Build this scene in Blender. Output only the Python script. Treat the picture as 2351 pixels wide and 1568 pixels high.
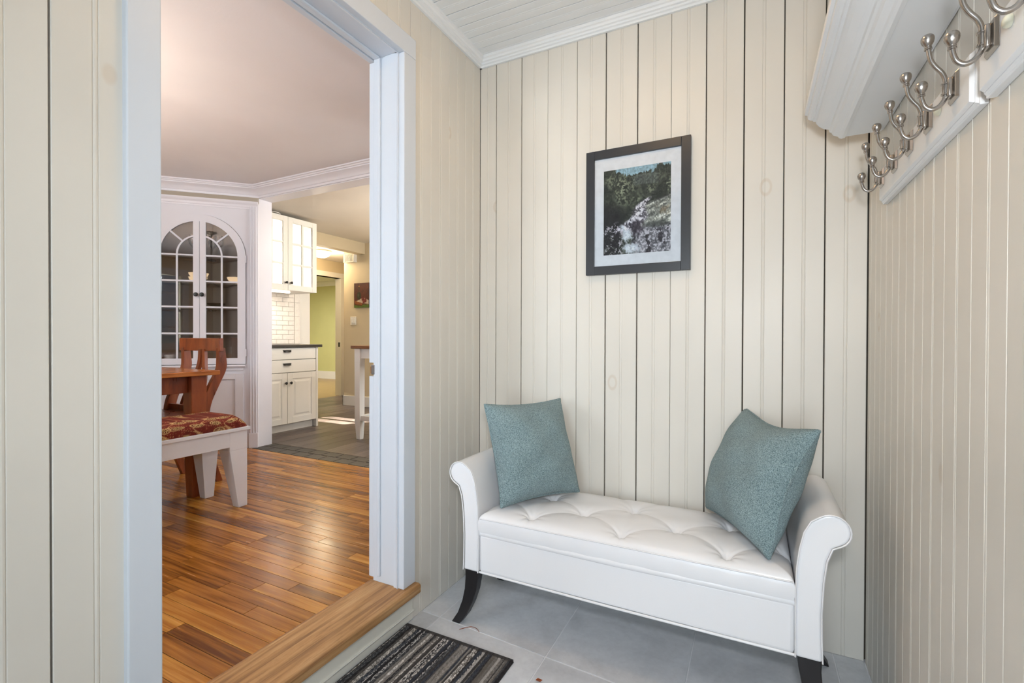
import bpy, bmesh, math, random
import numpy as np
from mathutils import Vector, Matrix

# ------------------------------------------------------------------ camera, world, light
S = bpy.context.scene
COL = S.collection
for o in list(bpy.data.objects):
    bpy.data.objects.remove(o, do_unlink=True)

YAW, PITCH, ROLL = (math.radians(v) for v in (26.924, -0.4296, 0.1806))
ax = Vector((-math.sin(YAW) * math.cos(PITCH), math.cos(YAW) * math.cos(PITCH), math.sin(PITCH)))
rt0 = Vector((math.cos(YAW), math.sin(YAW), 0))
up0 = rt0.cross(ax)
rt = rt0 * math.cos(ROLL) + up0 * math.sin(ROLL)
up = up0 * math.cos(ROLL) - rt0 * math.sin(ROLL)
cam = bpy.data.cameras.new('camera')
cam.sensor_width = 36.0
cam.lens = 36.0 * 1090.5 / 2351.0
cam.clip_start = 0.02
cam_o = bpy.data.objects.new('camera', cam)
COL.objects.link(cam_o)
M = Matrix.Identity(4)
for i in range(3):
    M[i][0], M[i][1], M[i][2] = rt[i], up[i], -ax[i]
M[2][3] = 1.05
cam_o.matrix_world = M
S.camera = cam_o

w = bpy.data.worlds.new('sky')
S.world = w
w.use_nodes = True
nt = w.node_tree
sky = nt.nodes.new('ShaderNodeTexSky')
sky.sky_type = 'HOSEK_WILKIE'
sky.sun_direction = Vector((0.32, 0.54, 0.78)).normalized()
sky.turbidity = 3.0
nt.links.new(sky.outputs['Color'], nt.nodes['Background'].inputs['Color'])
nt.nodes['Background'].inputs['Strength'].default_value = 1.3

def light(name, kind, loc, energy, color=(1, 1, 1), rot=None, target=None, **kw):
    l = bpy.data.lights.new(name, kind)
    l.energy = energy
    l.color = color
    for k, v in kw.items():
        setattr(l, k, v)
    o = bpy.data.objects.new(name, l)
    COL.objects.link(o)
    o.location = loc
    if target is not None:
        o.rotation_euler = (Vector(target) - Vector(loc)).to_track_quat('-Z', 'Y').to_euler()
    elif rot:
        o.rotation_euler = rot
    return o

# sun through the kitchen window
light('sun', 'SUN', (0, 8, 8), 36.0, (1, .95, .86), target=(0 - .55 * 3, 8 - .94 * 3, 8 - 1.33 * 3), angle=math.radians(.6))
# daylight outside the glazed door behind the camera
light('daylight_door', 'AREA', (-0.10, -1.62, 1.0), 42.0, (.78, .90, 1.0), target=(-0.16, 1.9, 0.7),
      shape='RECTANGLE', size=.80, size_y=1.45)
# the photographer's flash beside the camera
light('flash', 'AREA', (0.05, -0.06, 1.25), 7.5, (.92, .96, 1.0), target=(-.6, 1.9, 1.20), shape='DISK', size=.12, spread=math.radians(132))
# daylight outside the dining room windows (south wall, out of frame)
light('daylight_dining', 'AREA', (-2.9, -2.05, 1.45), 110.0, (.80, .90, 1.0), target=(-3.0, 1.0, 1.2),
      shape='RECTANGLE', size=1.5, size_y=1.1)

S.cycles.max_bounces = 6
S.cycles.diffuse_bounces = 3
S.cycles.glossy_bounces = 3
S.cycles.transmission_bounces = 4
S.cycles.transparent_max_bounces = 8
S.cycles.caustics_reflective = False
S.cycles.caustics_refractive = False
S.cycles.adaptive_threshold = .1

S.view_settings.view_transform = 'Standard'
S.view_settings.look = 'None'
S.view_settings.exposure = 0.0
S.view_settings.gamma = 1.0
S.view_settings.use_curve_mapping = False

# ------------------------------------------------------------------ helpers
rnd = random.Random(7)

def lin(c):
    c = c / 255.0
    return c / 12.92 if c <= .04045 else ((c + .055) / 1.055) ** 2.4

def rgb(r, g, b, a=1.0):
    return (lin(r), lin(g), lin(b), a)

class MB:
    """collects shapes for one mesh"""
    def __init__(s):
        s.v, s.f = [], []
    def add(s, vs, fs):
        k = len(s.v)
        s.v += [tuple(p) for p in vs]
        s.f += [tuple(i + k for i in f) for f in fs]
        return s
    def box(s, x0, x1, y0, y1, z0, z1):
        vs = [(x, y, z) for x in (x0, x1) for y in (y0, y1) for z in (z0, z1)]
        return s.add(vs, [(0, 1, 3, 2), (4, 6, 7, 5), (0, 4, 5, 1), (2, 3, 7, 6), (0, 2, 6, 4), (1, 5, 7, 3)])
    def hexa(s, bot, top):
        """four bottom and four top corners, counter-clockwise from above"""
        return s.add(list(bot) + list(top), [(3, 2, 1, 0), (4, 5, 6, 7)] + [(i, (i + 1) % 4, 4 + (i + 1) % 4, 4 + i) for i in range(4)])
    def prism(s, prof, a, b, axis='y'):
        """closed 2D profile extruded along an axis"""
        n = len(prof)
        def put(p, t):
            if axis == 'y': return (p[0], t, p[1])
            if axis == 'x': return (t, p[0], p[1])
            return (p[0], p[1], t)
        vs = [put(p, a) for p in prof] + [put(p, b) for p in prof]
        fs = [(i, (i + 1) % n, n + (i + 1) % n, n + i) for i in range(n)]
        fs += [tuple(range(n - 1, -1, -1)), tuple(range(n, 2 * n))]
        return s.add(vs, fs)
    def tube(s, path, rad, seg=10, cap=True):
        pts = [Vector(p) for p in path]
        n = len(pts)
        rads = rad if isinstance(rad, (list, tuple)) else [rad] * n
        t0 = (pts[1] - pts[0]).normalized()
        ref = Vector((0, 0, 1)) if abs(t0.z) < .9 else Vector((1, 0, 0))
        nrm = t0.cross(ref).normalized()
        vs = []
        for i, p in enumerate(pts):
            t = (pts[min(i + 1, n - 1)] - pts[max(i - 1, 0)]).normalized()
            nrm = (nrm - t * nrm.dot(t)).normalized()
            bn = t.cross(nrm)
            for k in range(seg):
                a = 2 * math.pi * k / seg
                vs.append(p + (nrm * math.cos(a) + bn * math.sin(a)) * rads[i])
        fs = [(i * seg + k, i * seg + (k + 1) % seg, (i + 1) * seg + (k + 1) % seg, (i + 1) * seg + k)
              for i in range(n - 1) for k in range(seg)]
        if cap:
            fs += [tuple(range(seg - 1, -1, -1)), tuple((n - 1) * seg + k for k in range(seg))]
        return s.add(vs, fs)
    def lathe(s, prof, seg=20, origin=(0, 0, 0), axis=(0, 0, 1)):
        """prof: (radius, height) pairs about an axis"""
        A = Vector(axis).normalized()
        U = A.orthogonal().normalized()
        V = A.cross(U)
        O = Vector(origin)
        n = len(prof)
        vs = []
        for r, h in prof:
            for k in range(seg):
                a = 2 * math.pi * k / seg
                vs.append(O + A * h + (U * math.cos(a) + V * math.sin(a)) * max(r, 1e-5))
        fs = [(i * seg + k, i * seg + (k + 1) % seg, (i + 1) * seg + (k + 1) % seg, (i + 1) * seg + k)
              for i in range(n - 1) for k in range(seg)]
        fs += [tuple(range(seg - 1, -1, -1)), tuple((n - 1) * seg + k for k in range(seg))]
        return s.add(vs, fs)
    def bar(s, path, wx, wy):
        """rectangular section bar along a path, widths in world x and y"""
        n = len(path)
        vs = []
        for i, p in enumerate(path):
            a = wx[i] if isinstance(wx, (list, tuple)) else wx
            b = wy[i] if isinstance(wy, (list, tuple)) else wy
            x, y, z = p
            vs += [(x - a / 2, y - b / 2, z), (x + a / 2, y - b / 2, z), (x + a / 2, y + b / 2, z), (x - a / 2, y + b / 2, z)]
        fs = [(i * 4 + k, i * 4 + (k + 1) % 4, i * 4 + 4 + (k + 1) % 4, i * 4 + 4 + k) for i in range(n - 1) for k in range(4)]
        fs += [(3, 2, 1, 0), tuple((n - 1) * 4 + k for k in range(4))]
        return s.add(vs, fs)
    def strip(s, outer, inner, d0, d1):
        """flat ring segment between two equally long outlines (s, z), thickness d0..d1 along local y"""
        n = len(outer)
        vs = []
        for d in (d0, d1):
            vs += [(p[0], d, p[1]) for p in outer] + [(p[0], d, p[1]) for p in inner]
        N = 2 * n
        fs = []
        for i in range(n - 1):
            fs += [(i, i + 1, n + i + 1, n + i), (N + i, N + n + i, N + n + i + 1, N + i + 1),
                   (i, N + i, N + i + 1, i + 1), (n + i, n + i + 1, N + n + i + 1, N + n + i)]
        fs += [(0, n, N + n, N), (n - 1, N + n - 1, N + N - 1, N - 1)]
        return s.add(vs, fs)
    def mesh(s, name, smooth=None):
        m = bpy.data.meshes.new(name)
        m.from_pydata(s.v, [], s.f)
        bm = bmesh.new()
        bm.from_mesh(m)
        bmesh.ops.recalc_face_normals(bm, faces=bm.faces)
        bm.to_mesh(m)
        bm.free()
        if smooth is not None:
            m.polygons.foreach_set('use_smooth', [True] * len(m.polygons))
            m.set_sharp_from_angle(angle=math.radians(smooth))
        return m

def link(name, data, mat=None, parent=None):
    o = bpy.data.objects.new(name, data)
    COL.objects.link(o)
    if mat is not None and data is not None and len(data.materials) == 0:
        data.materials.append(mat)
    if parent is not None:
        o.parent = parent
    return o

def obj(name, mb, mat, parent=None, bevel=0.0, smooth=None, seg=2):
    o = link(name, mb.mesh(name, smooth), mat, parent)
    if bevel:
        b = o.modifiers.new('bevel', 'BEVEL')
        b.width = bevel
        b.segments = seg
        b.limit_method = 'ANGLE'
        b.angle_limit = math.radians(40)
    return o

def tag(o, label, cat, group=None, kind=None):
    o['label'] = label
    o['category'] = cat
    if group: o['group'] = group
    if kind: o['kind'] = kind
    return o

def thing(name, label, cat, loc=(0, 0, 0), rz=0.0, group=None, kind=None):
    o = bpy.data.objects.new(name, None)
    COL.objects.link(o)
    o.empty_display_size = .05
    o.location = loc
    o.rotation_euler = (0, 0, rz)
    return tag(o, label, cat, group, kind)

def dup(o, parent=None):
    c = o.copy()
    COL.objects.link(c)
    if parent is not None:
        c.parent = parent
    for ch in list(o.children):
        dup(ch, c)
    return c

# ------------------------------------------------------------------ materials
def newmat(name):
    m = bpy.data.materials.new(name)
    m.use_nodes = True
    t = m.node_tree
    return m, t, t.nodes['Principled BSDF']

def node(t, kind, **kw):
    n = t.nodes.new(kind)
    for k, v in kw.items():
        setattr(n, k, v)
    return n

def coords(t, scale=(1, 1, 1), per_object=False):
    tc = node(t, 'ShaderNodeTexCoord')
    mp = node(t, 'ShaderNodeMapping')
    mp.inputs['Scale'].default_value = scale
    t.links.new(tc.outputs['Object'], mp.inputs['Vector'])
    if per_object:
        oi = node(t, 'ShaderNodeObjectInfo')
        ml = node(t, 'ShaderNodeMath', operation='MULTIPLY')
        ml.inputs[1].default_value = 57.0
        t.links.new(oi.outputs['Random'], ml.inputs[0])
        cb = node(t, 'ShaderNodeCombineXYZ')
        for i in range(3):
            t.links.new(ml.outputs[0], cb.inputs[i])
        t.links.new(cb.outputs[0], mp.inputs['Location'])
    return mp.outputs['Vector']

def noise(t, vec, scale, detail=3.0, rough=.5, dist=0.0):
    n = node(t, 'ShaderNodeTexNoise')
    n.inputs['Scale'].default_value = scale
    n.inputs['Detail'].default_value = detail
    n.inputs['Roughness'].default_value = rough
    n.inputs['Distortion'].default_value = dist
    t.links.new(vec, n.inputs['Vector'])
    return n.outputs['Fac']

def ramp(t, fac, stops):
    r = node(t, 'ShaderNodeValToRGB')
    e = r.color_ramp.elements
    while len(e) < len(stops):
        e.new(.5)
    for el, (p, c) in zip(e, stops):
        el.position = p
        el.color = c
    t.links.new(fac, r.inputs['Fac'])
    return r.outputs['Color']

def mixc(t, fac, a, b, mode='MIX'):
    n = node(t, 'ShaderNodeMix', data_type='RGBA', blend_type=mode)
    for sock, val in ((n.inputs[0], fac), (n.inputs[6], a), (n.inputs[7], b)):
        if isinstance(val, (int, float, tuple)):
            sock.default_value = val
        else:
            t.links.new(val, sock)
    return n.outputs[2]

def bump(t, p, h, strength, dist=.001):
    b = node(t, 'ShaderNodeBump')
    b.inputs['Strength'].default_value = strength
    b.inputs['Distance'].default_value = dist
    t.links.new(h, b.inputs['Height'])
    t.links.new(b.outputs['Normal'], p.inputs['Normal'])

def paint(name, col, rough=.45, var=.04, grain=(60, 60, 6), bstr=.25, spec=.4):
    m, t, p = newmat(name)
    v = coords(t, grain)
    n = noise(t, v, 1.0, 4)
    v2 = coords(t, (1, 1, 1), True)
    n2 = noise(t, v2, 3.0, 2)
    a = tuple(c * (1 - var) for c in col[:3]) + (1,)
    b = tuple(min(1, c * (1 + var)) for c in col[:3]) + (1,)
    t.links.new(ramp(t, n2, [(.3, a), (.7, b)]), p.inputs['Base Color'])
    p.inputs['Roughness'].default_value = rough
    p.inputs['Specular IOR Level'].default_value = spec
    bump(t, p, n, bstr, .0006)
    return m

def flat(name, col, rough=.5, metal=0.0, spec=.5):
    m, t, p = newmat(name)
    v = coords(t, (1, 1, 1))
    n = noise(t, v, 40, 3)
    a = tuple(c * .95 for c in col[:3]) + (1,)
    b = tuple(min(1, c * 1.05) for c in col[:3]) + (1,)
    t.links.new(ramp(t, n, [(.3, a), (.7, b)]), p.inputs['Base Color'])
    p.inputs['Roughness'].default_value = rough
    p.inputs['Metallic'].default_value = metal
    p.inputs['Specular IOR Level'].default_value = spec
    return m

def knotted_paint(name, col):
    """cream tongue-and-groove paint with faint knot rings bleeding through"""
    m, t, p = newmat(name)
    v = coords(t, (70, 70, 5))
    n = noise(t, v, 1.0, 4)
    vo = coords(t, (1, 1, 1), True)
    n2 = noise(t, vo, 2.5, 2)
    a = tuple(c * .965 for c in col[:3]) + (1,)
    b = tuple(min(1, c * 1.03) for c in col[:3]) + (1,)
    base = ramp(t, n2, [(.3, a), (.7, b)])
    vor = node(t, 'ShaderNodeTexVoronoi')
    vor.inputs['Scale'].default_value = 1.0
    vk = coords(t, (4.2, 4.2, 2.6), True)
    t.links.new(vk, vor.inputs['Vector'])
    ring = ramp(t, vor.outputs['Distance'], [(.045, (0, 0, 0, 1)), (.058, (1, 1, 1, 1)), (.075, (1, 1, 1, 1)), (.09, (0, 0, 0, 1))])
    tint = tuple(c * f for c, f in zip(col[:3], (.86, .78, .70))) + (1,)
    f = node(t, 'ShaderNodeMath', operation='MULTIPLY')
    f.inputs[1].default_value = .55
    t.links.new(ring, f.inputs[0])
    t.links.new(mixc(t, f.outputs[0], base, tint), p.inputs['Base Color'])
    p.inputs['Roughness'].default_value = .42
    p.inputs['Specular IOR Level'].default_value = .35
    bump(t, p, n, .3, .0006)
    return m

def wood(name, stops, grain=(1.2, 26, 26), rough=(.22, .38), band=14.0, spec=.5, vary=.5, bstr=.12):
    """grain runs along local x; each object gets its own tone"""
    m, t, p = newmat(name)
    v = coords(t, grain, True)
    n = noise(t, v, 2.2, 5, .55, .5)
    fine = noise(t, coords(t, (grain[0] * 3, grain[1] * 9, grain[2] * 9), True), 3.0, 3, .6)
    oi = node(t, 'ShaderNodeObjectInfo')
    mm = node(t, 'ShaderNodeMath', operation='MULTIPLY_ADD')
    t.links.new(oi.outputs['Random'], mm.inputs[0])
    mm.inputs[1].default_value = vary
    mm.inputs[2].default_value = -vary / 2
    ad = node(t, 'ShaderNodeMath', operation='ADD')
    t.links.new(n, ad.inputs[0])
    t.links.new(mm.outputs[0], ad.inputs[1])
    c = ramp(t, ad.outputs[0], stops)
    dark = ramp(t, fine, [(.30, (.66, .60, .54, 1)), (.46, (1, 1, 1, 1))])
    t.links.new(mixc(t, .5, c, dark, 'MULTIPLY'), p.inputs['Base Color'])
    r = ramp(t, n, [(.2, (rough[0],) * 3 + (1,)), (.8, (rough[1],) * 3 + (1,))])
    t.links.new(r, p.inputs['Roughness'])
    p.inputs['Specular IOR Level'].default_value = spec
    bump(t, p, fine, bstr, .0006)
    return m

def attr_mat(name, rough=.5, spec=.4, fabric=False):
    m, t, p = newmat(name)
    a = node(t, 'ShaderNodeAttribute')
    a.attribute_name = 'paint'
    t.links.new(a.outputs['Color'], p.inputs['Base Color'])
    p.inputs['Roughness'].default_value = rough
    p.inputs['Specular IOR Level'].default_value = spec
    if fabric:
        bump(t, p, noise(t, coords(t, (1, 1, 1)), 700, 2), .4, .0008)
    return m

def emit(name, col, strength):
    m, t, p = newmat(name)
    p.inputs['Base Color'].default_value = col
    p.inputs['Emission Color'].default_value = col
    p.inputs['Emission Strength'].default_value = strength
    return m

def glass_mat(name, tint=(1, 1, 1, 1), refl=.05):
    m, t, p = newmat(name)
    t.nodes.remove(p)
    tr = node(t, 'ShaderNodeBsdfTransparent')
    tr.inputs['Color'].default_value = tint
    gl = node(t, 'ShaderNodeBsdfGlossy')
    gl.inputs['Roughness'].default_value = .02
    fr = node(t, 'ShaderNodeFresnel')
    fr.inputs['IOR'].default_value = 1.5
    ma = node(t, 'ShaderNodeMath', operation='ADD')
    ma.inputs[1].default_value = refl
    t.links.new(fr.outputs[0], ma.inputs[0])
    mx = node(t, 'ShaderNodeMixShader')
    t.links.new(ma.outputs[0], mx.inputs[0])
    t.links.new(tr.outputs[0], mx.inputs[1])
    t.links.new(gl.outputs[0], mx.inputs[2])
    t.links.new(mx.outputs[0], t.nodes['Material Output'].inputs['Surface'])
    return m

def weave(name, c0, c1, scale=420, bstr=.9):
    m, t, p = newmat(name)
    v = coords(t, (1, 1, 1))
    n = noise(t, v, scale, 3, .7)
    big = noise(t, v, 9, 2)
    c = ramp(t, n, [(.36, c0), (.62, c1)])
    sh = ramp(t, big, [(.35, (.90, .90, .90, 1)), (.65, (1.0, 1.0, 1.0, 1))])
    t.links.new(mixc(t, 1.0, c, sh, 'MULTIPLY'), p.inputs['Base Color'])
    p.inputs['Roughness'].default_value = .92
    p.inputs['Specular IOR Level'].default_value = .15
    p.inputs['Sheen Weight'].default_value = .15
    bump(t, p, n, bstr, .003)
    return m

MT = {}
CREAM = rgb(224, 219, 209)
MT['board'] = knotted_paint('cream_board_paint', CREAM)
MT['ceil'] = paint('white_ceiling_paint', rgb(240, 242, 243), .5, .01)
MT['trim'] = paint('white_trim_paint', rgb(214, 220, 228), .35, .015, bstr=.35)
MT['trim_bright'] = paint('white_trim_paint_bright', rgb(238, 240, 242), .4, .012, bstr=.3)  # same paint as the trim, lightened so the shelf looks better lit
MT['dark'] = flat('dark_cavity', rgb(40, 34, 28), .9)
MT['core'] = flat('wall_core', rgb(70, 62, 52), .9)
MT['riser'] = paint('riser_paint', rgb(234, 230, 218), .45, .05)
MT['oak'] = wood('oak_floor', [(.20, rgb(104, 58, 18)), (.42, rgb(148, 92, 34)), (.6, rgb(174, 113, 44)), (.82, rgb(204, 146, 66))], vary=.40, spec=.34, rough=(.17, .30))
MT['threshold'] = wood('oak_threshold', [(.28, rgb(128, 88, 50)), (.5, rgb(178, 134, 86)), (.75, rgb(204, 166, 120))], (26, 1.2, 26), (.45, .6), vary=.1)
MT['vinyl'] = wood('grey_brown_plank', [(.25, rgb(62, 52, 48)), (.5, rgb(94, 82, 76)), (.78, rgb(128, 114, 106))], (26, 1.2, 26), (.3, .42), vary=.3)
MT['tan_floor'] = wood('tan_plank', [(.25, rgb(128, 100, 62)), (.5, rgb(162, 132, 88)), (.78, rgb(186, 156, 108))], (1.2, 20, 20), (.3, .4), vary=.2)
MT['slate'] = flat('slate_tile', rgb(66, 62, 56), .55)
MT['grout'] = flat('pale_grout', rgb(238, 239, 242), .8)
MT['grout_dark'] = flat('slate_grout', rgb(158, 142, 122), .8)
MT['grout_white'] = flat('white_grout', rgb(206, 196, 186), .8)
MT['subway'] = flat('white_glazed_tile', rgb(238, 232, 224), .18)
MT['beige'] = paint('beige_wall_paint', rgb(210, 194, 162), .7, .03)
MT['pinkwhite'] = paint('dining_ceiling_paint', rgb(230, 226, 228), .8, .02, (120, 120, 120), .5)
MT['taupe'] = paint('taupe_shaded_paint', rgb(176, 164, 148), .7, .03)  # taupe darkened to hold the shadow above the corner cabinet
MT['benchwhite'] = paint('bench_white_paint', rgb(238, 240, 246), .4, .015, bstr=.15)
MT['kceil'] = paint('kitchen_ceiling_paint', rgb(232, 224, 212), .8, .02, (120, 120, 120), .5)
MT['yellow'] = paint('yellow_green_wall_paint', rgb(206, 204, 142), .7, .03)
MT['cabwhite'] = paint('cabinet_white_paint', rgb(230, 228, 234), .35, .01, bstr=.15)
MT['kitwhite'] = paint('kitchen_cabinet_paint', rgb(236, 232, 224), .35, .01, bstr=.1)
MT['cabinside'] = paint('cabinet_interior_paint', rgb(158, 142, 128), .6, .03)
MT['black'] = flat('black_metal', rgb(24, 22, 20), .35)
MT['counter'] = flat('charcoal_worktop', rgb(46, 42, 40), .35)
MT['cherry'] = wood('red_brown_stain', [(.25, rgb(92, 38, 16)), (.5, rgb(134, 64, 30)), (.8, rgb(164, 88, 44))], (8, 8, 1.5), (.25, .35), vary=.15)
MT['tabletop'] = wood('honey_stain', [(.25, rgb(140, 74, 28)), (.5, rgb(182, 108, 50)), (.8, rgb(206, 136, 74))], (20, 1.5, 20), (.18, .28), vary=.1)
MT['butcher'] = wood('butcher_block', [(.25, rgb(96, 56, 28)), (.5, rgb(132, 84, 46)), (.8, rgb(156, 104, 60))], (1.5, 20, 20), (.3, .4), vary=.1)
MT['leather'] = paint('white_leather', rgb(240, 240, 242), .27, .01, (220, 220, 220), .18, .5)
MT['legblack'] = flat('espresso_leg', rgb(30, 28, 30), .4)
MT['nickel'] = flat('brushed_nickel', rgb(178, 172, 166), .27, 1.0)
MT['pillow'] = weave('teal_chenille', rgb(82, 106, 110), rgb(170, 192, 195), 430)
MT['frame'] = flat('charcoal_frame', rgb(54, 56, 60), .32)
MT['mat_board'] = flat('white_mat_board', rgb(240, 243, 247), .8)
MT['print'] = attr_mat('photo_print', .6)
MT['canvas'] = attr_mat('oil_canvas', .5)
MT['paisley'] = attr_mat('paisley_fabric', .85, .2, True)
MT['rug'] = attr_mat('woven_mat', .95, .1, True)
MT['glass'] = glass_mat('clear_glass')
MT['pglass'] = glass_mat('picture_glass', (1, 1, 1, 1), -.02)
MT['stemware'] = glass_mat('stemware_glass', (.94, .94, .94, 1), .08)
MT['plastic'] = flat('white_plastic', rgb(232, 228, 218), .35)
MT['cap'] = flat('cream_screw_cap', rgb(232, 230, 208), .3)
MT['lampglass'] = emit('lit_glass_shade', rgb(255, 222, 176), 5.0)
MT['hallglass'] = emit('lit_hall_dome', rgb(255, 224, 160), 22.0)
MT['flushglass'] = emit('lit_flush_glass', rgb(255, 210, 152), 27.0)
MT['strip'] = emit('lit_led_strip', rgb(255, 232, 206), 9.0)
MT['puck'] = flat('satin_puck', rgb(190, 190, 192), .2, .9)
MT['tan_wood'] = flat('raw_wood_pocket', rgb(150, 104, 66), .6)
MT['leaf'] = None

def leafmat():
    m, t, p = newmat('shrub_leaves')
    n = noise(t, coords(t), 14, 5, .7)
    t.links.new(ramp(t, n, [(.3, rgb(22, 44, 16)), (.55, rgb(84, 118, 56)), (.75, rgb(190, 214, 150))]), p.inputs['Base Color'])
    p.inputs['Roughness'].default_value = .8
    return m
MT['leaf'] = leafmat()

def tilemat():
    m, t, p = newmat('grey_porcelain')
    v = coords(t, (1, 1, 1), True)
    n = noise(t, v, 5, 6, .62, .4)
    n2 = noise(t, v, 60, 3, .6)
    c = ramp(t, n, [(.28, rgb(198, 201, 206)), (.52, rgb(220, 223, 228)), (.75, rgb(232, 235, 239))])
    sp = ramp(t, n2, [(.3, (.92, .92, .92, 1)), (.6, (1, 1, 1, 1))])
    t.links.new(mixc(t, .8, c, sp, 'MULTIPLY'), p.inputs['Base Color'])
    p.inputs['Roughness'].default_value = .36
    bump(t, p, n2, .12, .0008)
    return m
MT['tile'] = tilemat()

# ------------------------------------------------------------------ mudroom shell
XL, XR, YB, YF, ZC = -1.13, .331, 1.895, -1.30, 2.325     # left, right, back, front, ceiling
PIT = .125
_bcache = {}

def board_mesh(wd, L, kind, t=.012):
    """one beaded board: face at local y=0, back at y=+t, across local x, along local z"""
    key = (round(wd, 4), round(L, 3), kind, t)
    if key in _bcache:
        return _bcache[key]
    c = wd / 2
    ch = .0013
    pr = [(0, t), (0, ch), (ch, 0)]
    if wd > .05:
        pr += [(c - .0058, 0), (c - .0045, .0016), (c - .0030, .0002), (c, -.0004), (c + .0030, .0002), (c + .0045, .0016), (c + .0058, 0)]
    pr += [(wd - ch, 0), (wd, ch), (wd, t)]
    n = len(pr)
    vs = [(p[0], p[1], 0) for p in pr] + [(p[0], p[1], L) for p in pr]
    fs = [(i, i + 1, n + i + 1, n + i) for i in range(n - 1)] + [(n - 1, 0, n, 2 * n - 1)]
    fs += [tuple(range(n - 1, -1, -1)), tuple(range(n, 2 * n))]
    mb = MB()
    mb.add(vs, fs)
    m = mb.mesh('board')
    _bcache[key] = m
    return m

def board(parent, wd, L, origin, xdir, zdir, mat):
    """xdir: across, zdir: along; outward = -(z cross x)"""
    X, Z = Vector(xdir), Vector(zdir)
    Y = Z.cross(X)
    o = link('board', board_mesh(wd, L, mat.name), mat, parent)
    Mx = Matrix.Identity(4)
    for i in range(3):
        Mx[i][0], Mx[i][1], Mx[i][2], Mx[i][3] = X[i], Y[i], Z[i], origin[i]
    o.matrix_basis = Mx
    return o

def struct(name, mb, mat, label, cat, bevel=0.0, smooth=None):
    return tag(obj(name, mb, mat, None, bevel, smooth), label, cat, kind='structure')

# back wall
wb = struct('wall_back', MB().box(XL - .12, XR + .15, YB + .012, YB + .10, 0, 2.45), MT['core'],
            'cream tongue and groove board wall behind the white bench', 'wall')
gaps = {1: .004, 2: .0042, 3: .0012, 4: .002, 5: .0045, 6: .0042, 7: .0012, 8: .0036, 9: .0042, 10: .0034, 11: .004, 12: .006}
edges = [-1.130, -1.046, -.918, -.793, -.661, -.538, -.411, -.284, -.160, -.034, .091, .212, .331]
for i in range(12):
    g0 = gaps.get(i, .001) / 2
    g1 = gaps.get(i + 1, .001) / 2
    x0, x1 = edges[i] + g0, edges[i + 1] - g1
    board(wb, x1 - x0, 2.31, (x0, YB, 0), (1, 0, 0), (0, 0, 1), MT['board'])

# left wall with doorway (opening Y .575 .. 1.345, casing to .505 / 1.415)
DY0, DY1, DZ1 = .560, 1.345, 2.085
lw = MB()
lw.box(XL - .10, XL - .012, YF, DY0 - .03, -.05, 2.45)
lw.box(XL - .10, XL - .012, DY1 + .03, YB + .10, -.05, 2.45)
lw.box(XL - .10, XL - .012, DY0 - .03, DY1 + .03, DZ1 + .03, 2.45)
lw.box(XL - .10, XL - .012, DY0 - .03, DY1 + .03, -.05, .10)
wl = struct('wall_left', lw, MT['core'], 'cream beaded board wall around the doorway', 'wall')
k = 0
y = YB
while y > YF + .02:
    y0 = max(y - PIT, YF)
    g = .0034 if k in (12,) else (.0014 if k % 2 else .0018)
    gl = .0034 if k == 11 else .001
    lo, hi = y0 + gl / 2, y - g / 2
    if k >= 11: lo -= .008
    if k >= 12: hi -= .008
    parts = []
    if hi <= DY0 - .02 or lo >= DY1 + .02 + .05:
        parts.append((lo, hi, 0, 2.31))
    else:
        parts.append((lo, hi, DZ1 + .045, 2.31 - DZ1 - .045))
        if hi > DY1 + .01 and lo < DY1 + .06 and hi > DY1 + .02:
            parts.append((max(lo, DY1 + .03), hi, 0, DZ1 + .045))
        if lo < DY0 - .01:
            parts.append((lo, min(hi, DY0 - .025), 0, DZ1 + .045))
    for a, b, z0, L in parts:
        if b - a > .006 and L > .02:
            board(wl, b - a, L, (XL, a, z0), (0, 1, 0), (0, 0, 1), MT['board'])
    y -= PIT
    k += 1

# right wall
wr = struct('wall_right', MB().box(XR + .012, XR + .10, YF, YB + .10, -.05, 2.45), MT['core'],
            'cream beaded board wall with the coat hooks, right of the bench', 'wall')
y = 1.855 + .129
k = 0
while y > YF:
    y0, y1 = max(y - .1295, YF), min(y, YB - .004)
    board(wr, y1 - y0 - .0016, 2.31, (XR, y1 - .0008, 0), (0, -1, 0), (0, 0, 1), MT['board'])
    y -= .1295
    k += 1

# front wall behind the camera with a glazed door
wf = MB()
wf.box(XL - .1, -.58, YF - .12, YF, -.05, 2.45)
wf.box(.30, XR + .1, YF - .12, YF, -.05, 2.45)
wf.box(-.58, .30, YF - .12, YF, 2.05, 2.45)
struct('wall_front', wf, MT['board'], 'cream wall around the glazed entrance door behind the viewer', 'wall')
d1 = tag(obj('door_1', MB().box(-.58, -.49, YF - .08, YF - .035, .02, 2.04).box(.21, .30, YF - .08, YF - .035, .02, 2.04)
             .box(-.49, .21, YF - .08, YF - .035, .02, .24).box(-.49, .21, YF - .08, YF - .035, 1.92, 2.04), MT['trim']),
         'white entrance door with one large glass light', 'door', kind='structure')
obj('pane', MB().box(-.49, .21, YF - .062, YF - .056, .24, 1.92), MT['glass'], d1)

# ceiling: beaded boards running across the room
cl = struct('ceiling', MB().box(XL - .1, XR + .1, YF - .1, YB + .1, ZC + .012, ZC + .08), MT['core'],
            'white beaded board ceiling over the bench', 'ceiling')
y = YB - .002
while y > YF:
    y0 = max(y - .0815, YF)
    board(cl, y - y0 - .0028, XR - XL, (XL, y0 + .0014, ZC), (0, 1, 0), (1, 0, 0), MT['ceil'])
    y -= .0815

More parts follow.
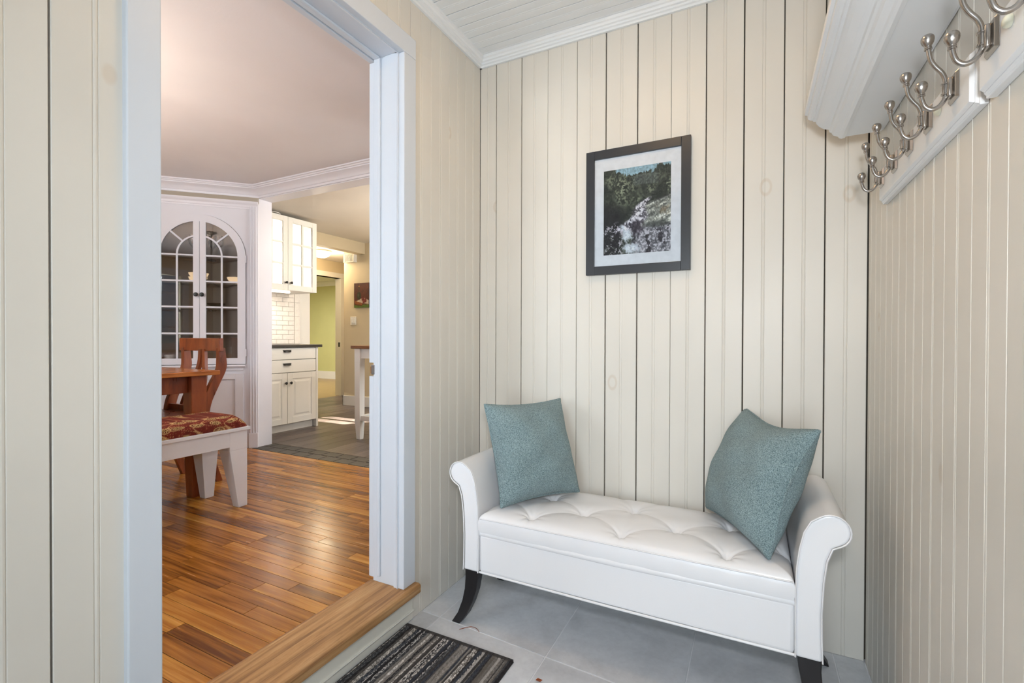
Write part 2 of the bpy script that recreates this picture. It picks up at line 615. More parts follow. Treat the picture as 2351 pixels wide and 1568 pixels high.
# small stepped crown along left and back
prof = [(0, 2.286), (.010, 2.286), (.011, 2.294), (.018, 2.296), (.019, 2.303), (.026, 2.305), (.030, 2.312), (.036, 2.315), (.037, 2.3252), (0, 2.3252)]
struct('trim_1', MB().prism([(XL + .0005 + a, z) for a, z in prof], YF, YB, 'y'), MT['ceil'], 'narrow white crown strip above the doorway wall', 'trim')
struct('trim_2', MB().prism([(YB - .0005 - a, z) for a, z in prof], XL, XR, 'x'), MT['ceil'], 'narrow white crown strip along the top of the bench wall', 'trim')
struct('trim_3', MB().prism([(XR - .0005 - a, z) for a, z in prof], YF, YB, 'y'), MT['ceil'], 'narrow white crown strip above the coat shelf', 'trim')

# tiled floor
fl = struct('floor', MB().box(XL - .12, XR + .10, YF - .1, YB + .10, -.06, -.0022), MT['grout'], 'grey tile floor with pale grout lines under the bench', 'floor')
xl = [-1.128, -1.044, -.604, -.177, .243, .329]
def yline(j, x):
    return 1.438 - .055 * (x + .6) - .43 * j
for i in range(5):
    a, b = xl[i] + .002, xl[i + 1] - .002
    for j in range(0, 8):
        y1a, y1b = (YB - .001, YB - .001) if j == 0 else (yline(j - 1, a) - .002, yline(j - 1, b) - .002)
        y0a, y0b = yline(j, a) + .002, yline(j, b) + .002
        if y1a < YF: break
        y0a, y0b = max(y0a, YF), max(y0b, YF)
        if y1a - y0a < .01: continue
        mb = MB().hexa([(a, y0a, -.004), (b, y0b, -.004), (b, y1b, -.004), (a, y1a, -.004)],
                       [(a, y0a, 0), (b, y0b, 0), (b, y1b, 0), (a, y1a, 0)])
        obj('tile', mb, MT['tile'], fl, .0008, seg=1)

# door frame: casing, jamb, stop
df = thing('trim_4', 'white painted door casing and jamb around the doorway', 'door frame', kind='structure')
CX0, CX1 = XL - .012, -1.114
def leg(y0, y1, z0=.1425, z1=2.135):
    return MB().box(CX0, CX1, y0, y1, z0, z1)
obj('casing', leg(1.340, 1.4065, z1=2.071), MT['trim'], df, .003)
obj('casing', leg(.4975, .5605, z0=.0, z1=2.071), MT['trim'], df, .003)
obj('head_casing', MB().box(CX0, CX1, .4975, 1.4065, 2.0715, 2.143), MT['trim'], df, .003)
# ogee step inside the casing
obj('casing_step', MB().prism([(-1.160, 1.3395), (-1.149, 1.3395), (-1.143, 1.337), (-1.139, 1.3345), (-1.139, 1.36), (-1.160, 1.36)], .1425, 2.074, 'z'), MT['trim'], df)
obj('casing_step', MB().box(-1.160, -1.139, .545, .562, .1425, 2.074), MT['trim'], df)
obj('casing_step', MB().prism([(-1.160, 2.073), (-1.149, 2.073), (-1.143, 2.070), (-1.139, 2.068), (-1.139, 2.09), (-1.160, 2.09)], .562, 1.3345, 'y'), MT['trim'], df)
jm = MB()
obj('jamb', MB().box(-1.262, -1.160, 1.3445, 1.375, .1425, 2.08), MT['trim'], df, .0015)
obj('jamb', MB().box(-1.262, -1.160, .53, .5600, .1425, 2.08), MT['trim'], df, .0015)
obj('head_jamb', MB().box(-1.262, -1.160, .53, 1.375, 2.0800, 2.11), MT['trim'], df, .0015)
# door stop strip with rounded edge
obj('stop', MB().box(-1.238, -1.226, 1.3365, 1.3445, .165, 2.076), MT['trim'], df, .003)
obj('stop', MB().box(-1.238, -1.226, .5600, .568, .165, 2.076), MT['trim'], df, .003)
obj('head_stop', MB().box(-1.238, -1.226, .568, 1.3365, 2.072, 2.08), MT['trim'], df, .003)
# inner edge strip with weather gap, split by the latch pocket
for z0, z1 in ((.150, .905), (.955, 2.076)):
    obj('edge_strip', MB().box(-1.290, -1.268, 1.352, 1.375, z0, z1), MT['trim'], df, .0015)
    obj('edge_strip', MB().box(-1.266, -1.262, 1.358, 1.375, z0, z1), MT['dark'], df)
obj('head_strip', MB().box(-1.290, -1.268, .53, 1.375, 2.0785, 2.10), MT['trim'], df, .0015)
st = obj('strike_plate', MB().box(-1.272, -1.256, 1.3435, 1.36, .912, .948), MT['puck'], df, .001)
st['label'] = 'worn metal strike plate'
obj('latch_pocket', MB().box(-1.288, -1.272, 1.356, 1.37, .915, .940), MT['tan_wood'], df)
struct('wall_partition', MB().box(-1.25, -1.232, -1.8, .53, .1, 2.4).box(-1.25, -1.232, 1.375, 2.62, .1, 2.4).box(-1.25, -1.232, .53, 1.375, 2.11, 2.4),
       MT['pinkwhite'], 'dining room face of the doorway wall, paled to bounce light', 'wall')  # beige wall turned pale so it throws light back on the bench

# threshold of weathered oak and painted riser below
th = thing('trim_5', 'worn oak threshold board across the doorway', 'threshold', kind='structure')
obj('tread', MB().prism([(-1.262, .112), (-1.262, .1425), (-1.100, .1425), (-1.093, .140), (-1.089, .134), (-1.090, .110), (-1.096, .107)], .51, 1.408, 'y'), MT['threshold'], th, .0012)
obj('inner_strip', MB().prism([(-1.300, .119), (-1.300, .1235), (-1.270, .1405), (-1.2625, .1405), (-1.2625, .112)], .53, 1.372, 'y'), MT['threshold'], th, .001)
rs = thing('trim_6', 'cream painted riser board below the oak threshold', 'riser', kind='structure')
obj('riser_board', MB().box(XL - .011, XL + .003, .47, 1.408, .0, .107), MT['riser'], rs, .0015)
obj('bead', MB().prism([(XL + .003, .030), (XL + .008, .0305), (XL + .0095, .034), (XL + .008, .0375), (XL + .003, .038)], .47, 1.408, 'y'), MT['riser'], rs)

# ------------------------------------------------------------------ mudroom objects
# ceiling lamp behind the viewer
ml = thing('flush_lamp', 'round flush lamp on the white board ceiling behind the viewer', 'lamp', (-.42, 1.05, ZC))
obj('base', MB().lathe([(.125, 0), (.125, -.02), (.115, -.028)], 24), MT['trim'], ml, smooth=40)
obj('glass_disc', MB().lathe([(.115, -.028), (.11, -.05), (.08, -.062), (.004, -.066)], 24), MT['flushglass'], ml, smooth=60)
# --- white storage bench
BC, BY0, BY1 = -.383, 1.445, 1.862
bench = thing('storage_bench', 'white leather storage bench with tufted seat, rolled arms and dark curved legs', 'bench', (BC, BY0, 0))
BD = BY1 - BY0
body = obj('body', MB().box(-.487, .487, .010, BD, .212, .352), MT['leather'], bench, .012, 40, 3)
# front panel top roll
obj('front_roll', MB().tube([(-.484, .020, .352), (0, .016, .352), (.484, .020, .352)], .013, 12), MT['leather'], body, smooth=60)
obj('hem_piping', MB().tube([(-.486, .012, .213), (0, .010, .212), (.486, .012, .213)], .004, 8), MT['leather'], body, smooth=60)

def arc(cx, cz, r, a0, a1, n):
    return [(cx + r * math.cos(math.radians(a0 + (a1 - a0) * i / n)), cz + r * math.sin(math.radians(a0 + (a1 - a0) * i / n))) for i in range(n + 1)]
aprof = [(.487, .212), (.486, .36), (.489, .45), (.495, .50), (.505, .545), (.520, .575)]
aprof += arc(.566, .558, .041, 128, -60, 12)
aprof += [(.568, .512), (.556, .478), (.549, .42), (.545, .34), (.546, .26), (.548, .212)]
def arm_mb(sg, y0, y1, grow=0.0):
    pr = [(sg * x, z) for x, z in aprof]
    return MB().prism(pr, y0, y1, 'y')
for sg in (-1, 1):
    arm = obj('arm', arm_mb(sg, .006, BD), MT['leather'], bench, .007, 50, 3)
    pts = [(sg * x, .004, z) for x, z in aprof]
    obj('welt', MB().tube(pts, .0022, 6), MT['leather'], arm, smooth=60)
for sx in (-1, 1):
    for yy in (.016, BD - .055):
        path, ww = [], []
        lp = [(.520, .222, .056), (.521, .18, .052), (.527, .135, .047), (.540, .09, .042), (.562, .04, .037), (.590, .0, .034)]
        vs = []
        mb = MB()
        mb.bar([(sx * x, yy + .018, z) for x, z, _ in lp[::-1]], [q for _, _, q in lp[::-1]], .036)
        obj('leg', mb, MT['legblack'], bench, .003)

# tufted cushion
nx, ny = 300, 130
X0, X1, Yc0, Yc1 = -.484, .484, .004, BD - .004
tuft = [(-.300, .058), (.012, .055), (.318, .052), (-.145, .160), (.166, .158), (.470, .160), (-.455, .160), (-.300, .262), (.006, .270), (.318, .262)]
segs = []
for i in range(len(tuft)):
    for j in range(i):
        d = math.dist(tuft[i], tuft[j])
        if d < .24 and abs(tuft[i][1] - tuft[j][1]) > .05:
            segs.append((tuft[i], tuft[j]))
for tx, ty in tuft[7:]:
    segs.append(((tx, ty), (tx - .08, .40)))
    segs.append(((tx, ty), (tx + .08, .40)))
gx, gy = np.meshgrid(np.linspace(X0, X1, nx), np.linspace(Yc0, Yc1, ny))
edge = np.minimum(np.minimum(gx - X0, X1 - gx), np.minimum(gy - Yc0, Yc1 - gy))
hz = .417 + .022 * (1 - np.exp(-np.clip(edge, 0, None) / .035)) - .012 * np.exp(-np.clip(edge, 0, None) / .006)
rs_ = np.random.RandomState(3)
for tx, ty in tuft:
    r2 = (gx - tx) ** 2 + (gy - ty) ** 2
    hz -= .014 * np.exp(-r2 / .013 ** 2) + .007 * np.exp(-r2 / .042 ** 2)
    # small radiating wrinkles
    an = np.arctan2(gy - ty, gx - tx)
    hz += .0011 * np.sin(an * 9 + tx * 40) * np.exp(-r2 / .055 ** 2) * (1 - np.exp(-r2 / .012 ** 2))
for (ax_, ay_), (bx_, by_) in segs:
    dx, dy = bx_ - ax_, by_ - ay_
    tt = np.clip(((gx - ax_) * dx + (gy - ay_) * dy) / (dx * dx + dy * dy), 0, 1)
    bow = .010 * np.sin(np.pi * tt) 
    dd = np.hypot(gx - ax_ - dx * tt, gy - ay_ - dy * tt - bow)
    hz -= (.0046 * np.exp(-(dd / .0042) ** 2) + .0026 * np.exp(-(dd / .018) ** 2))
hz += .0012 * np.sin(gx * 21 + 3 * np.sin(gy * 17)) * np.clip(edge / .06, 0, 1)
vs = [(float(a), float(b), float(c)) for a, b, c in zip(gx.ravel(), gy.ravel(), hz.ravel())]
fs = [(j * nx + i, j * nx + i + 1, (j + 1) * nx + i + 1, (j + 1) * nx + i) for j in range(ny - 1) for i in range(nx - 1)]
ring = [i for i in range(nx)] + [j * nx + nx - 1 for j in range(1, ny)] + [(ny - 1) * nx + i for i in range(nx - 2, -1, -1)] + [j * nx for j in range(ny - 2, 0, -1)]
k0 = len(vs)
nr = len(ring)
for z_, grow in ((.395, .0015), (.372, .001), (.358, -.002)):
    for r_ in ring:
        p = vs[r_]
        cxx, cyy = p[0], p[1]
        wob = .0008 * math.sin(cxx * 60)
        vs.append((cxx * (1 + grow * 2), cyy + (-(grow + wob) if cyy < BD / 2 else grow), z_))
prev = ring
for L_ in range(3):
    cur = [k0 + L_ * nr + i for i in range(nr)]
    fs += [(prev[i], cur[i], cur[(i + 1) % nr], prev[(i + 1) % nr]) for i in range(nr)]
    prev = cur
cmb = MB()
cmb.add(vs, fs)
cush = obj('seat_cushion', cmb, MT['leather'], bench, smooth=70)
obj('seam', MB().tube([(X0 + .004, .003, .408), (0, .0025, .410), (X1 - .004, .003, .408)], .0022, 6), MT['leather'], cush, smooth=60)

# --- pillows
def pillow(name, label, b0, b1, height, lean_deg, side, T=.075, seed=1, slump=0.0):
    """b0->b1: bottom edge on the seat; leans by lean_deg from horizontal towards side vector"""
    b0, b1 = Vector(b0), Vector(b1)
    e = (b1 - b0)
    wdt = e.length
    e.normalize()
    s_ = Vector(side).normalized()
    th_ = math.radians(lean_deg)
    upv = s_ * math.cos(th_) + Vector((0, 0, 1)) * math.sin(th_)
    nrm = e.cross(upv).normalized()
    n = 56
    r = np.random.RandomState(seed)
    ph = r.rand(6) * 6
    vs, fs = [], []
    for sd in (1, -1):
        for j in range(n + 1):
            for i in range(n + 1):
                u, v = 2 * i / n - 1, 2 * j / n - 1
                bul = max(0, (1 - abs(u) ** 2.8)) ** .58 * max(0, (1 - abs(v) ** 2.8)) ** .58
                px = u * (1 - .075 * (1 - v * v)) * wdt / 2
                pz = (v * (1 - .075 * (1 - u * u)) + 1) * height / 2
                if v > 0: pz += -.008 * math.cos(u * 3) * v * slump
                wr = .0035 * math.sin(7 * u + 4 * v + ph[0]) + .003 * math.sin(-5 * u + 9 * v + ph[1])
                cr = abs(u) ** 4 * abs(v) ** 4
                dd = sd * (T * bul + .004 + .003 * cr) + wr * bul * sd + .008 * math.sin(2.2 * v + ph[2]) * (1 - bul)
                vs.append(b0 + e * (wdt / 2 + px) + upv * pz + nrm * dd)
    N = (n + 1) ** 2
    for k in (0, 1):
        for j in range(n):
            for i in range(n):
                q = (k * N + j * (n + 1) + i, k * N + j * (n + 1) + i + 1, k * N + (j + 1) * (n + 1) + i + 1, k * N + (j + 1) * (n + 1) + i)
                fs.append(q if k == 0 else q[::-1])
    rim = [i for i in range(n + 1)] + [j * (n + 1) + n for j in range(1, n + 1)] + [n * (n + 1) + i for i in range(n - 1, -1, -1)] + [j * (n + 1) for j in range(n - 1, 0, -1)]
    for a, b in zip(rim, rim[1:] + rim[:1]):
        fs.append((a, b, N + b, N + a))
    mb = MB()
    mb.add([tuple(v) for v in vs], fs)
    o = obj(name, mb, MT['pillow'], None, smooth=75)
    base = (b0 + b1) / 2
    o.data.transform(Matrix.Translation(-base))
    o.location = base
    obj('piping', MB().tube([tuple((Vector(vs[i]) + Vector(vs[N + i])) / 2 - base) for i in rim + rim[:1]], .0042, 6), MT['pillow'], o, smooth=60)
    return tag(o, label, 'pillow', 'blue-grey woven pillows on the bench')
pillow('throw_pillow', 'blue-grey woven pillow leaning upright against the left arm near the doorway', (-.800, 1.485, .446), (-.612, 1.782, .446), .372, 72, (-.845, .535, 0), .084, 2)
pillow('throw_pillow', 'blue-grey woven pillow tilted on its corner against the right arm under the hooks', (-.150, 1.835, .446), (.036, 1.484, .445), .372, 68, (.886, .463, 0), .088, 5, 1.0)

# --- framed picture
def vnoise(u, v, sc, seed):
    r = np.random.RandomState(seed)
    G = r.rand(260, 260)
    x, y = u * sc, v * sc
    xi, yi = np.floor(x).astype(int), np.floor(y).astype(int)
    fx, fy = x - xi, y - yi
    fx, fy = fx * fx * (3 - 2 * fx), fy * fy * (3 - 2 * fy)
    g = lambda a, b: G[a % 260, b % 260]
    return (g(xi, yi) * (1 - fx) + g(xi + 1, yi) * fx) * (1 - fy) + (g(xi, yi + 1) * (1 - fx) + g(xi + 1, yi + 1) * fx) * fy
def fbm(u, v, sc, seed, octv=4):
    t, a, s_ = 0, .5, 0
    for k in range(octv):
        t = t + a * vnoise(u, v, sc * 2 ** k, seed + k)
        s_ += a
        a *= .55
    return t / s_
def sm(a, b, x):
    t = np.clip((x - a) / (b - a), 0, 1)
    return t * t * (3 - 2 * t)
def blend(img, m, c):
    m = np.clip(m, 0, 1)[..., None]
    return img * (1 - m) + np.array(c, float) * m if not isinstance(c, np.ndarray) else img * (1 - m) + c * m

def stream_picture(u, v):
    f1, f2, f3 = fbm(u, v, 9, 1), fbm(u, v, 28, 11), fbm(u, v, 60, 21, 3)
    tex = .5 * f2 + .5 * f3
    # dark conifer forest with grey-green sunlit crowns
    img = np.stack([22 + 120 * tex * f1, 26 + 126 * tex * f1, 24 + 100 * tex * f1], -1)
    for cx_, cy_, rx, ry, k in ((.27, .22, .17, .20, 1.0), (.10, .13, .14, .12, .55), (.44, .20, .10, .16, .6), (.97, .27, .10, .14, .8), (.72, .27, .09, .10, .7), (.50, .37, .10, .05, .8), (.30, .38, .16, .08, .6), (.85, .14, .12, .10, .35)):
        m = sm(1.0, .1, np.hypot((u - cx_) / rx, (v - cy_) / ry)) * sm(.44, .60, tex) * k
        img = blend(img, m, (158, 166, 140))
    # far wooded hill, paler
    hill = sm(.02, .0, np.abs(v - .15 - .05 * np.abs(u - .6)) - .05) * sm(.42, .5, u) * sm(.86, .78, u)
    img = blend(img, hill * .55, np.stack([66 + 70 * f3, 76 + 70 * f3, 80 + 60 * f3], -1))
    # sky with spruce tips
    tips = .045 * np.abs(((u * 19 + .3 * np.sin(u * 40)) % 1) - .5) * 2 * (.4 + .6 * vnoise(u, v * 0, 19, 3))
    sk = .070 - .10 * (u - .55) + tips * .7
    sk = np.where(u > .72, .10 - 1.1 * (u - .72) + tips, sk)
    sk = np.where(u > .88, .035 + .35 * (u - .88) * 0 + tips * .6 - .02, sk)
    sk = np.where(u < .42, .085 - .30 * (.42 - u) + tips * .9, sk)
    img = blend(img, sm(.004, -.004, v - sk) * sm(.16, .2, u), (150, 184, 198))
    # shaded bank on the left
    img = blend(img, sm(1.0, .35, np.hypot((u - .02) / .42, (v - .58) / .24)) * .75, (30, 28, 32))
    # sloping rock on the right
    top = .455 - .22 * (u - .55)
    rock = sm(-.005, .015, v - top) * sm(.48, .60, u + (v - .40) * .12 + .05 * (f1 - .5)) * sm(.76, .70, v + .10 * (u - .6))
    st = fbm(u * .7, (v + .30 * u) * 4.5, 8, 31)
    rk = np.clip(np.stack([64 + 220 * st, 66 + 220 * st, 62 + 206 * st], -1) * (.55 + .8 * f3)[..., None], 22, 236)
    img = blend(img, rock, rk)
    img = blend(img, rock * sm(.02, .0, np.abs(v - .47 + .26 * (u - .6) + .02 * f1)) * .8, (44, 42, 44))
    img = blend(img, rock * sm(.52, .66, f1) * sm(.08, .0, np.abs(v - .53)) * .6, (126, 104, 76))
    # foaming stream running down to the left
    cx_ = .68 - (v - .37) * .86 + .04 * np.sin(v * 24)
    wid = .035 + .56 * np.clip(v - .35, 0, .35)
    water = sm(1.0, .45, np.abs(u - cx_) / wid) * sm(.35, .40, v) * sm(.82, .70, v)
    img = blend(img, water * .85, (92, 86, 98))
    img = blend(img, water * sm(.44, .56, tex), (234, 231, 238))
    # tumbled rocks in the lower half
    lr = sm(.66, .74, v + .06 * (f1 - .5)) * sm(.42, .52, u + .12 * (f1 - .5))
    bl = fbm(u * 1.2, v * 1.2 + .3 * u, 11, 91, 3)
    img = blend(img, lr * .9, np.stack([50 + 190 * bl * tex * 1.5, 50 + 186 * bl * tex * 1.5, 58 + 186 * bl * tex * 1.5], -1))
    img = blend(img, lr * sm(.50, .60, f3) * .75, (204, 202, 208))
    img = blend(img, lr * sm(.46, .40, bl) * .8, (40, 36, 42))
    img = blend(img, sm(1.0, .3, np.hypot((u - .50) / .13, (v - .70) / .14) + 1.1 * (f2 - .5)) * .8, (48, 40, 50))
    img = blend(img, sm(1.0, .5, np.hypot((u - .78) / .24, (v - .68) / .05)) * .7, (62, 66, 62))
    # white pools
    for cx_, cy_, rx, ry in ((.36, .78, .10, .09), (.42, .94, .16, .07), (.28, .70, .08, .05)):
        img = blend(img, sm(1.0, .5, np.hypot((u - cx_) / rx, (v - cy_) / ry) + 1.6 * (tex - .5)) * .95, (228, 236, 244))
    ll = sm(.30, .22, u) * sm(.62, .70, v) * sm(.56, .48, tex)
    img = blend(img, ll * .9, (30, 26, 32))
    ls = sm(.34, .26, u) * sm(.60, .66, v) * sm(.56, .64, tex)
    img = blend(img, ls * .8, (206, 200, 210))
    img = img * (.74 + .52 * f3)[..., None]
    return np.clip(img, 6, 250)

def painted_grid(name, nx, ny, place, colour, mat, parent=None):
    """grid mesh, colour computed per vertex from (u from left, v from top)"""
    u, v = np.meshgrid(np.linspace(0, 1, nx), np.linspace(0, 1, ny))
    img = colour(u, v)
    vs = [place(float(a), float(b)) for a, b in zip(u.ravel(), v.ravel())]
    fs = [(j * nx + i, (j + 1) * nx + i, (j + 1) * nx + i + 1, j * nx + i + 1) for j in range(ny - 1) for i in range(nx - 1)]
    m = bpy.data.meshes.new(name)
    m.from_pydata(vs, [], fs)
    ca = m.color_attributes.new('paint', 'FLOAT_COLOR', 'POINT')
    c = img.reshape(-1, 3) / 255.0
    c = np.where(c <= .04045, c / 12.92, ((c + .055) / 1.055) ** 2.4)
    ca.data.foreach_set('color', np.concatenate([c, np.ones((len(c), 1))], 1).astype(np.float32).ravel())
    m.polygons.foreach_set('use_smooth', [True] * len(m.polygons))
    return link(name, m, mat, parent)

PX0, PX1, PZ0, PZ1 = -.613, -.210, 1.306, 1.806
pic = thing('framed_picture', 'dark framed photograph of a rocky mountain stream hanging above the bench', 'picture', ((PX0 + PX1) / 2, YB, PZ0))
pw, ph_ = PX1 - PX0, PZ1 - PZ0
hw = pw / 2
fw = .034
yo = -.002
for (x0, x1, z0, z1) in ((-hw, -hw + fw, 0, ph_), (hw - fw, hw, 0, ph_), (-hw + fw, hw - fw, 0, fw), (-hw + fw, hw - fw, ph_ - fw, ph_)):
    nm = 'frame_side' if z1 - z0 > .4 else 'frame_rail'
    obj(nm, MB().box(x0, x1, -.024, yo, z0, z1), MT['frame'], pic, .0015)
obj('mat_board', MB().box(-hw + fw - .002, hw - fw + .002, -.0135, yo - .002, fw - .002, ph_ - fw + .002), MT['mat_board'], pic)
iw, ih0, ih1 = .0375, .0435, .050
painted_grid('photo_print', 190, 250,
             lambda a, b: (-hw + fw + iw + a * (pw - 2 * fw - 2 * iw), -.0140, ph_ - fw - ih1 - b * (ph_ - 2 * fw - ih0 - ih1)),
             stream_picture, MT['print'], pic)
obj('glass', MB().box(-hw + fw - .001, hw - fw + .001, -.0172, -.0162, fw - .001, ph_ - fw + .001), MT['pglass'], pic)

# --- coat shelf
sprof = [(.329, 1.650), (.240, 1.650), (.238, 1.644), (.229, 1.642), (.223, 1.645), (.220, 1.650), (.208, 1.656), (.204, 1.664), (.199, 1.667), (.1975, 1.675),
         (.192, 1.677), (.186, 1.6785), (.180, 1.683), (.172, 1.690), (.166, 1.698), (.164, 1.705), (.158, 1.706), (.156, 1.711), (.150, 1.712), (.144, 1.716),
         (.143, 1.728), (.136, 1.730), (.136, 1.748), (.329, 1.748), (.329, 1.735), (.250, 1.735), (.244, 1.664), (.329, 1.664)]
shelf = thing('coat_shelf', 'white wall shelf with deep stepped crown moulding above the coat hooks', 'shelf', (.329, 1.70, 1.65))
off = Matrix.Translation((-.329, -1.70, -1.65))
def rel(mb, m):
    mb.v = [tuple(m @ Vector(v)) for v in mb.v]
    return mb
obj('moulding', rel(MB().prism(sprof, .30, 1.698, 'y'), off), MT['trim_bright'], shelf)
obj('bottom_board', rel(MB().box(.2385, .325, .31, 1.7015, 1.6478, 1.6635), off), MT['trim_bright'], shelf, .001)

# --- hook rails
def rail(name, label, y0, y1, dz=0.0, fx=.309):
    zz0, zz1 = 1.424 + dz, 1.522 + dz
    o = thing(name, label, 'hook rail', (XR, (y0 + y1) / 2, zz0), group='hook rails on the beaded wall')
    c = (y0 + y1) / 2
    t = XR - fx
    def frus(yh0, yh1, za, zb, d0, d1, ins):
        return MB().hexa([(-d0, y0 - c + yh0, za), (-d0, y1 - c - yh1, za), (-d0, y1 - c - yh1, zb), (-d0, y0 - c + yh0, zb)],
                         [(-d1, y0 - c + yh0 + ins, za + ins), (-d1, y1 - c - yh1 - ins, za + ins), (-d1, y1 - c - yh1 - ins, zb - ins), (-d1, y0 - c + yh0 + ins, zb - ins)])
    h = zz1 - zz0
    obj('back_plate', MB().box(-t * .55, -.0005, y0 - c, y1 - c, 0, h), MT['trim_bright'], o, .0015)
    obj('stepped_edge', frus(.003, .003, .003, h - .003, t * .55, t * .72, .003), MT['trim_bright'], o)
    obj('face_plate', frus(.007, .007, .007, h - .007, t * .72, t, .004), MT['trim_bright'], o, .001)
    return o
rail('hook_rail', 'white hook rail nearest the bench wall carrying five hooks', 1.012, 1.648)
rail('hook_rail', 'white hook rail nearest the viewer cut off by the picture edge', .34, .985, -.004, .306)

# --- hooks
def make_hook():
    h = thing('coat_hook', '', 'hook')
    obj('plate', MB().hexa([(0, -.021, -.024), (0, .021, -.024), (0, .021, .024), (0, -.021, .024)],
                           [(-.005, -.017, -.020), (-.005, .017, -.020), (-.005, .017, .020), (-.005, -.017, .020)]), MT['nickel'], h, .0008)
    obj('boss', MB().box(-.0125, -.004, -.010, .010, -.017, .017), MT['nickel'], h, .003, 40)
    col = MB()
    col.lathe([(.0052, -.011), (.0066, -.010), (.0066, -.008), (.0052, -.007), (.0052, .007), (.0066, .008), (.0066, .010), (.0052, .011)], 14, (-.0125, 0, 0))
    obj('collar', col, MT['nickel'], h, smooth=40)
    def smooth_path(pts, n=6):
        out = []
        P = [Vector(p) for p in pts]
        for i in range(len(P) - 1):
            p0, p1, p2, p3 = P[max(i - 1, 0)], P[i], P[i + 1], P[min(i + 2, len(P) - 1)]
            for k in range(n):
                t = k / n
                out.append(.5 * (2 * p1 + (p2 - p0) * t + (2 * p0 - 5 * p1 + 4 * p2 - p3) * t * t + (3 * p1 - p0 - 3 * p2 + p3) * t ** 3))
        out.append(P[-1])
        return out
    knob = [(.0038, -.012), (.0058, -.0112), (.0058, -.0098), (.0042, -.009), (.0055, -.0078), (.0055, -.0066), (.0045, -.0055), (.0066, -.0030), (.0086, .0005), (.0097, .0045), (.0098, .0080), (.0088, .0115), (.0068, .0140), (.0038, .0155), (.0005, .0160)]
    upr = obj('upper_arm', MB().tube(smooth_path([(-.0125, 0, .008), (-.0135, 0, .018), (-.018, 0, .030), (-.027, 0, .043), (-.0335, 0, .057), (-.0365, 0, .076)]), .0038, 12), MT['nickel'], h, smooth=60)
    obj('knob', MB().lathe(knob, 16, (-.0372, 0, .086), (-.06, 0, 1)), MT['nickel'], upr, smooth=40)
    low = obj('lower_arm', MB().tube(smooth_path([(-.0125, 0, -.008), (-.0140, 0, -.018), (-.021, 0, -.028), (-.031, 0, -.0315), (-.040, 0, -.025), (-.0445, 0, -.013), (-.0455, 0, -.004)]), .0038, 12), MT['nickel'], h, smooth=60)
    obj('knob', MB().lathe(knob, 16, (-.0458, 0, .005), (-.03, 0, 1)), MT['nickel'], low, smooth=40)
    return h
hook0 = make_hook()
hooks = [(1.602, 'brushed nickel double coat hook closest to the bench wall', .309),
         (1.471, 'second brushed nickel double coat hook from the bench wall', .309),
         (1.345, 'third brushed nickel double coat hook from the bench wall', .309),
         (1.218, 'fourth brushed nickel double coat hook from the bench wall', .309),
         (1.083, 'fifth brushed nickel double coat hook, last on its rail', .309),
         (.926, 'brushed nickel double coat hook first on the nearer rail', .306),
         (.800, 'brushed nickel coat hook at the very top right edge of the picture', .306)]
for i, (yy, lab, fx) in enumerate(hooks):
    h = hook0 if i == 0 else dup(hook0)
    h.location = (fx - .0002, yy, 1.486)
    tag(h, lab, 'hook', 'brushed nickel coat hooks')
for yy, zz, lab in ((.874, 1.478, 'round cream screw cap on the nearer hook rail'), (1.158, 1.478, 'round cream screw cap on the five-hook rail')):
    cp = obj('screw_cap', MB().lathe([(.0085, 0), (.0088, .003), (.0075, .0065), (.004, .0085), (.0005, .009)], 16, (0, 0, 0), (-1, 0, 0)), MT['cap'], None, smooth=60)
    cp.location = ((.306 if yy < 1 else .309) - .0002, yy, zz)
    tag(cp, lab, 'screw cap', 'cream screw caps on the hook rails')

# --- striped doormat
MX0, MX1, MY0, MY1 = -1.120, -.684, .62, 1.366
mat = thing('doormat', 'grey striped woven doormat lying below the threshold', 'doormat', ((MX0 + MX1) / 2, (MY0 + MY1) / 2, 0))
rr = np.random.RandomState(12)
bands = []
x = 0.0
pal = [(44, 43, 45), (58, 56, 56), (80, 77, 75), (100, 96, 92), (118, 114, 110), (148, 144, 140), (50, 53, 60), (72, 69, 67), (92, 87, 82), (56, 57, 60)]
while x < 1:
    wd = rr.uniform(.008, .028)
    bands.append((x, x + wd, pal[rr.randint(len(pal))], (.04, .10, .25, .85)[rr.randint(4)]))
    x += wd
def rug_col(u, v):
    img = np.zeros(u.shape + (3,)) + 70.0
    n1 = vnoise(u * 3 + v * .5, v, 180, 71)
    n2 = fbm(u * 4.5, v * 1.5, 90, 77, 2)
    uu = u + .003 * (vnoise(u, v, 14, 5) - .5)
    for a, b, c, sp in bands:
        m = ((uu >= a) & (uu < b)).astype(float)
        img = blend(img, m, c)
        img = blend(img, m * sm(.46, .62, n2) * sp, (214, 210, 205))
        img = blend(img, m * sm(.76, .95, n1) * .4, (30, 28, 30))
    bd = ((v < .022) | (v > .978)).astype(float)
    img = blend(img, bd * .8, (58, 56, 56))
    sd_ = ((u < .018) | (u > .982)).astype(float)
    img = blend(img, sd_ * .8, (40, 38, 40))
    img *= (.95 + .25 * n1)[..., None]
    return np.clip(img, 10, 240)
W_, L_ = MX1 - MX0, MY1 - MY0
def rug_place(a, b):
    e = min(a, 1 - a, b * L_ / W_, (1 - b) * L_ / W_)
    z = .0105 * min(1, (e / .012)) ** .5 + .0008 * math.sin(a * 190)
    if b < .03: z += .0015
    return ((a - .5) * W_, (.5 - b) * L_, max(.0006, z))
painted_grid('woven_stripes', 250, 330, rug_place, rug_col, MT['rug'], mat)
obj('bound_edge', MB().box(-W_ / 2 + .001, W_ / 2 - .001, L_ / 2 - .004, L_ / 2 + .0025, .0004, .010), MT['frame'], mat, .003)
